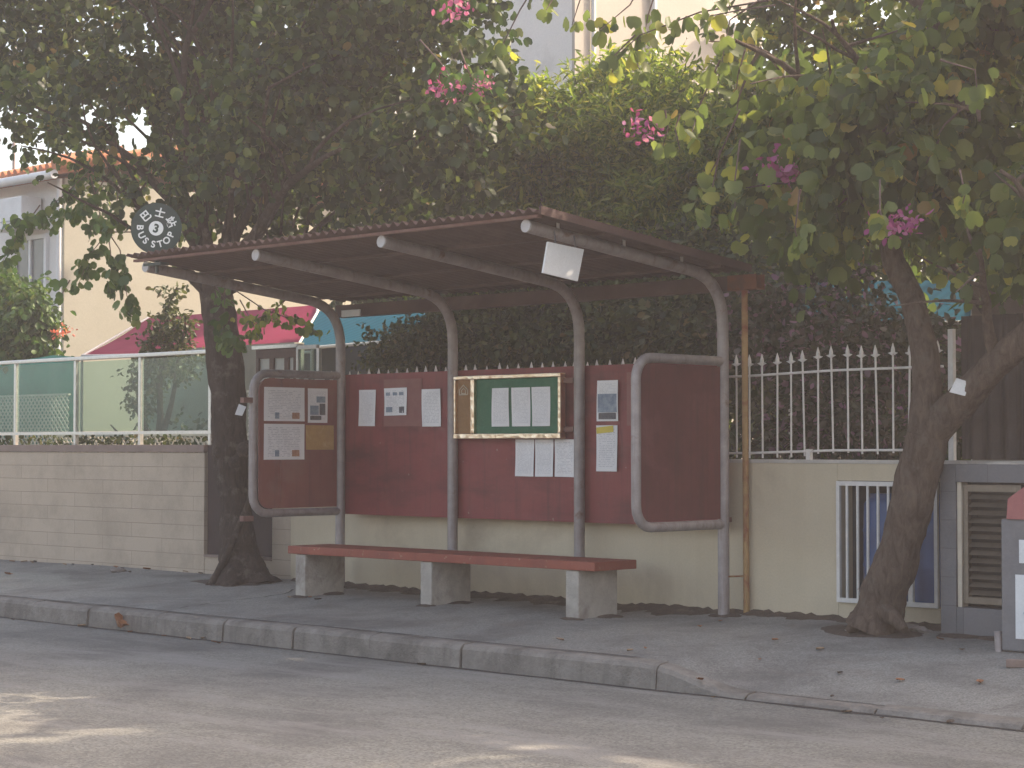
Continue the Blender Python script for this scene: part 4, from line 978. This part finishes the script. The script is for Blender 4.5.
spray([([(420, 40), (440, 62), (456, 84)], .5), ([(460, 50), (468, 70), (478, 90)], .5), ([(440, -10), (450, 5)], .6)], M['twig'], t1, -1.5, 6, .10, M['leaf_b'], dens=7)
blossoms(t1, [(444, 88, -1.55, 1), (462, 88, -1.55, .9), (484, 84, -1.55, .6), (455, 10, -1.55, 1)], M['petal'])
tg = tag(MB().prism([(-.035, -.06), (.04, -.05), (.05, .05), (-.03, .055)], -.004, .004, 'y').build('tree_tag', M['blank']), 'small white tag on the thick left trunk', 'tag'); tg.location = P(240, 410, -.42); tg.rotation_euler = (0, R(18), R(40))

# --- right leaning tree (pink flowers)
t2 = thing('flowering_tree', 'leaning forked tree with pink flowers in front of the barred gate', 'tree', (1.6, -.2, 0))
def rough(th, t):
    c_, s_ = math.cos(th), math.sin(th)
    return 1+mnoise.noise(Vector((c_*1.5, s_*1.5, t*7)))*.13+mnoise.noise(Vector((c_*4, s_*4, t*20)))*.09+mnoise.noise(Vector((c_*9, s_*9, t*30)))*.05
tk = [P(873, 632, -.28), P(878, 618, -.26), P(885, 590, -.24), P(896, 560, -.22), P(905, 530, -.2), P(913, 500, -.2), P(921, 465, -.2), P(928, 435, -.2)]
tkr = [.215, .182, .165, .158, .154, .154, .16, .155]
rbr = tk[-2:]+[P(945, 418, -.2), P(968, 392, -.22), P(998, 362, -.26), P(1030, 335, -.3), P(1075, 300, -.4), P(1120, 250, -.5)]
def dens_(pts, n_=3): return [a.lerp(b, t/n_) for a, b in zip(pts[:-1], pts[1:]) for t in range(n_)]+[pts[-1]]
mb = MB(); q = dens_(tk, 7); mb.tube(q, list(np.interp(np.linspace(0, 1, len(q)), np.linspace(0, 1, 8), tkr)), 36, True, rough)
q = dens_(rbr, 6); mb.tube(q, list(np.linspace(.14, .085, len(q))), 28, True, rough)
lbr = [P(915, 480, -.2), P(924, 430, -.2), P(927, 390, -.2), P(925, 350, -.2), P(912, 300, -.15), P(893, 262, -.1), P(884, 225, -.1), P(884, 175, -.1), P(893, 125, -.15), P(912, 80, -.2), P(936, 25, -.3), P(955, -40, -.4)]
q = dens_(lbr, 5); mb.tube(q, list(np.interp(np.linspace(0, 1, len(q)), [0, .3, .5, 1], [.125, .095, .082, .05])), 24, True, rough)
for a, b in (((848, 632), (866, 618)), ((905, 630), (884, 612)), ((872, 642), (875, 620))):
    qa, qb = P(*a, -.42), P(*b, -.34); mb.tube([qa, qa.lerp(qb, .5)+Vector((0, 0, .02)), qb], [.03, .06, .08], 8)
child(mb, 'trunk', M['bark2'], t2)
mb = MB()
for i, (s, x, y, Y) in enumerate([(P(884, 200, -.1), 800, 90, -.6), (P(886, 170, -.1), 770, 140, .4), (P(900, 110, -.15), 830, 20, -.9), (P(912, 80, -.2), 990, 20, .3), (P(900, 110, -.15), 980, 120, -.9), (P(936, 25, -.3), 800, -60, -.8), (P(936, 25, -.3), 1000, -90, 0), (P(1030, 335, -.3), 1060, 180, -.8), (P(998, 362, -.26), 980, 250, -.9), (P(890, 150, -.1), 740, 40, -1.6), (P(884, 225, -.1), 820, 190, -1.0), (P(1075, 300, -.4), 1000, 170, -1.2)]):
    pts = limb(mb, s, P(x, y, Y), .05, .012, .1, 8, 100+i)
    for j in range(4): limb(mb, pts[3+j % 4], pts[-1]+Vector((random.uniform(-.6, .6), random.uniform(-.6, .6), random.uniform(-.5, .5))), .016, .004, .12, 5, 300+i*7+j)
child(mb, 'limb', M['bark2'], t2)
cl2 = []
for (x, y, Y, r_) in [(790, 20, -.5, .3), (815, 70, -.5, .45), (860, 50, .3, .6), (930, 50, -.6, .6), (1000, 50, .2, .7), (790, 120, -.4, .45), (850, 130, -.8, .55), (930, 140, .3, .6), (1000, 140, -.5, .65), (820, 190, -.3, .45), (975, 150, .3, .42), (1020, 140, -.4, .42), (870, 190, .6, .4),
                      (820, -40, -.2, .6), (910, -50, .2, .7), (1010, -50, 0, .7), (1080, 60, 0, .7), (1090, 160, 0, .6), (1100, -70, .3, .7)]:
    cl2.append(cl(x, y, Y, r_, r_*1.15, r_*.9))
pos, ax, nr, sz = crown_leaves(cl2, 2100, 8, .125, .85, .36, 8, -.06, 3.0)
leaf_mesh('crown', pos, ax, nr, sz, 'lobed', M['leaf_r'], t2, tuple(t2.location))
spray([([(770, 0), (700, 12), (640, 35), (612, 60)], .85), ([(775, 5), (740, 10), (700, 18)], .4), ([(650, -30), (630, 5), (600, 30)], .8), ([(600, -30), (580, 0), (572, 25)], .7), ([(560, -25), (552, 0), (545, 12)], .7), ([(545, -30), (520, 10), (505, 40), (500, 52)], .12), ([(660, -20), (648, 15), (645, 32)], .5),
       ([(640, 30), (636, 60), (640, 70)], .6), ([(635, 35), (615, 55), (612, 75)], .6), ([(760, 0), (730, 20), (722, 62)], .35), ([(745, 50), (738, 75), (735, 100)], .9), ([(720, 60), (700, 105), (690, 140)], .6), ([(740, 110), (715, 165), (700, 190)], .8), ([(740, 140), (735, 180), (735, 220)], .8), ([(720, 150), (712, 190), (705, 215)], .7),
       ([(665, 110), (668, 128), (662, 150)], .9), ([(680, 115), (675, 128), (680, 150)], .9), ([(800, 190), (795, 230), (800, 250)], .8), ([(880, 180), (880, 210), (885, 235)], .7), ([(940, 60), (975, 70), (978, 100)], .5), ([(960, 170), (965, 195), (960, 215)], .7)], M['twig'], t2, -1.7, 15, .115, M['leaf_r'], dens=4)
blossoms(t2, [(646, 128, -1.6, 1), (784, 168, -1.3, 1.3), (888, 226, -1.2, 1.2), (905, 222, -1.2, .9), (800, 178, -1.2, .7)], M['petal'])
tg = tag(MB().prism([(-.06, -.05), (.055, -.055), (.065, .05), (-.03, .06)], -.004, .004, 'y').build('tree_tag', M['blank']), 'white tag on the right hand fork of the leaning tree', 'tag'); tg.location = P(959, 387, -.36); tg.rotation_euler = (0, R(12), R(38))

# --- garden trees and shrubs behind the wall
def shrub(name, label, cat, base, clumps, twigs, per, size, mat, kind, stems, droop=.3, spread=.28, seed=1, gap=-.2, group=None, barkmat='bark'):
    r0 = thing(name, label, cat, base, group); mb = MB()
    for i, (x, y, Y) in enumerate(stems): limb(mb, Vector(base)+Vector((random.uniform(-.1, .1), random.uniform(-.1, .1), -.05)), P(x, y, Y), .05, .008, .06, 8, seed*50+i)
    child(mb, 'trunk' if cat == 'tree' else 'stem', M[barkmat], r0)
    pos, ax, nr, sz = crown_leaves(clumps, twigs, per, size, droop, spread, seed, gap, 3.6)
    leaf_mesh('crown' if cat == 'tree' else 'foliage', pos, ax, nr, sz, kind, M[mat], r0, tuple(base)); return r0
G2 = 'garden trees behind the shelter'
shrub('garden_tree', 'yellow green sunlit tree with fine narrow leaves above the shelter roof', 'tree', (-2.8, 3.2, 1.15),
      [cl(x, y, Y, r_, r_, r_*.85) for x, y, Y, r_ in [(590, 110, 3.0, .55), (640, 105, 3.2, .6), (690, 110, 3.0, .55), (560, 150, 2.6, .6), (620, 160, 2.5, .7), (690, 165, 2.6, .65), (740, 150, 3, .6), (530, 190, 2.5, .5), (590, 210, 2.4, .6), (660, 215, 2.4, .6), (600, 260, 2.2, .5), (680, 260, 2.2, .5), (600, 80, 3.2, .28), (655, 72, 3.2, .32), (700, 80, 3, .3), (620, 130, 4.4, .6), (680, 140, 4.4, .7), (580, 160, 4.4, .6), (650, 185, 4.4, .7), (720, 190, 4.4, .7)]],
      5000, 11, .12, 'leaf_m', 'narrow', [(590, 90, 3), (640, 70, 3.2), (700, 90, 3), (560, 150, 2.6), (660, 160, 2.6), (740, 140, 3)], .15, .30, 41, -.14, G2)
shrub('garden_tree', 'leafy green tree with drooping pointed leaves left of the white house corner', 'tree', (-4.6, 2.6, 1.15),
      [cl(x, y, Y, r_, r_, r_*.9) for x, y, Y, r_ in [(520, 120, 2.4, .38), (500, 160, 2.2, .5), (470, 200, 2, .5), (530, 175, 2.2, .42), (430, 215, 2, .45), (390, 235, 1.9, .4), (515, 85, 2.4, .22), (450, 160, 2.3, .5), (540, 210, 1.9, .45), (490, 225, 1.8, .4)]],
      1500, 10, .16, 'leaf_m', 'narrow', [(520, 70, 2.4), (505, 130, 2.3), (470, 180, 2), (540, 160, 2.2)], .55, .3, 22, -.2, G2)
shrub('garden_tree', 'tall dull green tree filling the space behind the leaning flowering tree', 'tree', (1.2, 3.6, 1.15),
      [cl(x, y, Y, r_, r_, r_*.9) for x, y, Y, r_ in [(770, 110, 3.4, .7), (830, 90, 3.5, .8), (900, 100, 3.6, .8), (970, 100, 3.4, .8), (1030, 110, 3.4, .8), (780, 190, 3, .65), (850, 190, 3.2, .75), (930, 190, 3.2, .75), (1010, 200, 3, .75), (760, 250, 2.6, .5), (820, 255, 2.8, .5), (760, 40, 3.4, .6), (860, 10, 3.6, 1.0), (980, 10, 3.6, 1.0), (1080, 20, 3.6, 1.1), (820, -70, 3.6, .9), (940, -90, 3.6, 1.1), (1050, -100, 3.6, 1.2), (1130, 120, 3.4, 1.1)]],
      2500, 11, .13, 'leaf_r', 'oval', [(780, 120, 3.4), (850, 60, 3.5), (930, 60, 3.5), (1000, 90, 3.4)], .4, .34, 23, -.16, G2)
shrub('hedge_shrub', 'dark evergreen shrub between the teal awning and the right posts of the shelter', 'shrub', (-3.0, 1.9, 1.15),
      [cl(x, y, Y, r_, r_*.8, r_*.8) for x, y, Y, r_ in [(470, 340, 1.8, .4), (520, 335, 1.6, .45), (570, 330, 1.7, .45), (620, 325, 1.7, .45), (670, 330, 1.7, .45), (500, 300, 2, .45), (550, 290, 2, .45), (610, 285, 2, .5), (670, 285, 2, .5), (720, 310, 1.8, .45), (710, 270, 2, .45), (720, 350, 1.6, .4)]],
      2600, 10, .085, 'leaf_d', 'oval', [(480, 320, 1.8), (560, 300, 1.8), (640, 290, 1.8), (710, 290, 1.8)], .2, .26, 24, -.35)
shrub('hedge_shrub', 'loose dark shrub with small leaves in front of the teal awning', 'shrub', (-5.4, 1.3, 1.15),
      [cl(x, y, Y, r_, r_*.8, r_*.8) for x, y, Y, r_ in [(385, 352, 1.2, .22), (415, 345, 1.2, .26), (440, 340, 1.3, .26), (400, 366, 1.1, .22), (460, 330, 1.4, .28)]],
      620, 9, .06, 'leaf_d', 'oval', [(390, 340, 1.2), (430, 325, 1.2), (455, 320, 1.3)], .1, .2, 25, -.3)
shrub('hedge_shrub', 'purplish flowering shrub behind the white spear fence', 'shrub', (.3, 1.4, 1.15),
      [cl(x, y, Y, r_, r_*.7, r_*.85) for x, y, Y, r_ in [(760, 420, 1, .35), (800, 425, .9, .35), (850, 420, 1, .38), (890, 415, 1, .35), (770, 370, 1.2, .38), (820, 365, 1.3, .42), (870, 355, 1.3, .42), (760, 320, 1.4, .38), (810, 310, 1.6, .4), (860, 300, 2, .38), (930, 400, 1, .35), (920, 350, 1.5, .35)]],
      1150, 10, .075, 'leaf_p', 'oval', [(770, 340, 1.2), (820, 320, 1.3), (880, 330, 1.3)], .2, .24, 26, -.3)
rb = shrub('round_bush', 'rounded fresh green bush with a few red flowers at the left edge', 'bush', (-12.6, 1.9, 1.15),
      [cl(x, y, Y, r_, r_*.8, r_*.8) for x, y, Y, r_ in [(5, 300, 1.7, .5), (30, 310, 1.6, .35), (15, 335, 1.6, .45), (45, 340, 1.7, .22), (-25, 300, 1.7, .6), (5, 345, 1.6, .4)]],
      1300, 10, .10, 'leaf_b', 'oval', [(0, 290, 1.7), (30, 310, 1.7), (15, 330, 1.6)], .5, .24, 27, -.35)
blossoms(rb, [(58, 334, 1.6, .9), (66, 330, 1.6, .6)], M['petal_r'], .06, 24, .09)
shrub('young_tree', 'thin young tree standing behind the right hand glass panes', 'tree', (-9.6, 1.3, 1.15),
      [cl(x, y, Y, r_, r_*.8, r_*.9) for x, y, Y, r_ in [(172, 297, 1.2, .13), (178, 320, 1.2, .17), (165, 345, 1.2, .25), (150, 370, 1.2, .26), (180, 365, 1.2, .2), (145, 400, 1.2, .2), (190, 430, 1.2, .15), (165, 320, 1.2, .16)]],
      300, 8, .07, 'leaf_d', 'oval', [(175, 285, 1.2), (185, 320, 1.2), (130, 370, 1.2), (165, 350, 1.2), (110, 425, 1.2)], .1, .18, 28, -.5)
shrub('garden_tree', 'unseen tree added beyond the dark screen to dapple the road', 'tree', (5.5, 3.0, 1.15),  # out-of-view tree, added only to break up sunlight on the road
      [(5.8, 3, 8.6, 1.2, 1, .9), (7, 3, 8.8, 1.2, 1, .9), (8.2, 3, 8.4, 1.2, 1, .9), (9.3, 3, 7.8, 1.1, 1, .8), (6.3, 3, 7.2, 1.2, 1, .9), (5.2, 3.2, 6.4, 1, 1, .8)],
      1300, 10, .15, 'leaf_r', 'oval', [(1180, 150, 3), (1250, 60, 3)], .4, .4, 29, .02, G2)
tall = [cl(x, y, 7.0, .9, .6, .75) for x in range(380, 1100, 42) for y in (415, 365, 318, 280)]
shrub('tall_hedge', 'tall dark hedge closing the far side of the garden behind the fence', 'hedge', (-4.5, 7.0, 1.15), tall, 5600, 9, .15, 'leaf_l', 'oval', [(500, 330, 7), (620, 330, 7), (760, 330, 7), (900, 330, 7), (1000, 330, 7)], .2, .34, 33, -.6)
# low planting along the foot of the balustrade
mb = thing('planting_strip', 'low scrappy plants between the coping and the glass panes', 'plants', (-9, .6, 1.15))
N = 900; pos = np.stack([rng.uniform(-13, -7.3, N), rng.uniform(.46, .7, N), 1.16+rng.uniform(0, .34, N)**1.0], 1)
leaf_mesh('foliage', pos, rng.normal(size=(N, 3))+np.array([0, 0, .6]), rng.normal(size=(N, 3)), rng.uniform(.04, .09, N), 'oval', M['leaf_d'], mb, tuple(mb.location))

# ------------------------------------------------------------------ litter
def gpoint(px, py, z0=0.0, s=S):
    d = fw + rt*((px-512)/FPX) - up*((py-384)/FPX); t = (z0+s*CAM.y-CAM.z)/(d.z-s*d.y); return CAM+d*t
def dry_leaf(p, size, mat, label, group=None):
    m_ = MB(); n = 5; vs_ = []; r_ = random.uniform(.5, 1.2)
    for j in range(n+1):
        t = j/n; wd = size*.36*math.sin(PI*min(1, t*.95+.04))**.7
        for i in (-1, 0, 1): vs_.append((i*wd, (t-.5)*size, .01+abs(i)*size*.16*r_+.10*size*(t-.4)**2))
    vs_ += [(x, y, z-.002) for x, y, z in vs_]; q = 3*(n+1)
    fs_ = [(j*3+i, j*3+i+1, j*3+i+4, j*3+i+3) for j in range(n) for i in range(2)]; fs_ += [tuple(q+e for e in f_[::-1]) for f_ in fs_]
    m_.add(vs_, fs_, True); o = m_.build('dry_leaf', mat); o.location = p; o.rotation_euler = (random.uniform(-.2, .2), random.uniform(-.2, .2), random.uniform(0, 6)); return tag(o, label, 'leaf', group)
GL = 'dry leaves scattered on the pavement and road'
p = gpoint(97, 633, ZR, 0); lf = dry_leaf((p.x, YK-.06, ZR+.055), {'s': .22}['s'], M['dryleaf'], 'large orange dry leaf lying in the gutter against the kerb', GL); lf.rotation_euler = (R(20), R(28), R(62))
for v_ in lf.data.vertices: v_.co += Vector(mnoise.noise_vector(v_.co*14+Vector((3, 1, 0))))*.035; v_.co.z = max(v_.co.z, -.02)+abs(mnoise.noise(v_.co*22))*.03
p = gpoint(8, 577); dry_leaf((p.x, p.y, pave_z(p.x, p.y)+.01), .14, M['dryleaf'], 'brown dry leaf on the pavement at the far left edge', GL)
for (x, y) in [(840, 662), (832, 676), (882, 696), (820, 648), (775, 642), (962, 650), (900, 668), (700, 668), (645, 650), (630, 652), (310, 598), (318, 600), (289, 598), (115, 571), (130, 573), (300, 566), (980, 672), (560, 640), (720, 622), (700, 628), (940, 640), (760, 655)]:
    p = gpoint(x, y); dry_leaf((p.x, p.y, pave_z(p.x, p.y)+.003), random.uniform(.035, .075), M[random.choice(['dryleaf', 'dryleaf', 'dryleaf2', 'soil'])], 'small dry leaf scattered on the pavement around the shelter', GL)
rl = random.Random(21)
for i in range(34):
    x_ = rl.uniform(-11.2, -6.9) if i < 18 else rl.uniform(-9, 4.5); y_ = rl.uniform(.02, .17) if i < 18 else YK-rl.uniform(.03, .16)
    dry_leaf((x_, y_, (pave_z(x_, y_) if i < 18 else ZR)+.004), rl.uniform(.03, .085), M[rl.choice(['dryleaf', 'dryleaf2', 'dryleaf2', 'soil'])], 'small dry leaf blown against the foot of the block wall' if i < 18 else 'small dry leaf caught in the gutter under the kerb', 'dry leaves along the wall foot' if i < 18 else 'dry leaves in the gutter')
def stone(p, sx, sy, sz, label, mat='rubble'):
    bm = bmesh.new(); bmesh.ops.create_icosphere(bm, subdivisions=2, radius=1)
    for v in bm.verts: f_ = 1+random.uniform(-.16, .16); v.co = (v.co.x*sx*f_, v.co.y*sy*f_, v.co.z*sz*f_)
    o = MB().bm(bm).build('stone', M[mat]); o.location = p; o.rotation_euler = (0, 0, random.uniform(0, 3)); return tag(o, label, 'stone', 'broken stones on the pavement')
for (x, y, a, lb) in [(905, 630, .12, 'flat broken slab at the foot of the leaning tree'), (852, 632, .07, 'small rubble stone left of the leaning tree'), (920, 632, .06, 'rubble stone between the leaning tree and the cupboard'), (118, 572, .1, 'pale flat stone at the foot of the block wall')]:
    p = gpoint(x, y); stone((p.x, p.y, pave_z(p.x, p.y)+.015), a, a*.7, .03, lb)
p = gpoint(1017, 663); o = MB().box(-.07, .07, -.035, .035, 0, .05, .006).build('brick', M['cope']); o.location = (p.x, p.y, pave_z(p.x, p.y)); o.rotation_euler = (0, 0, .5); tag(o, 'brown brick lying on the pavement by the grey bin', 'brick')
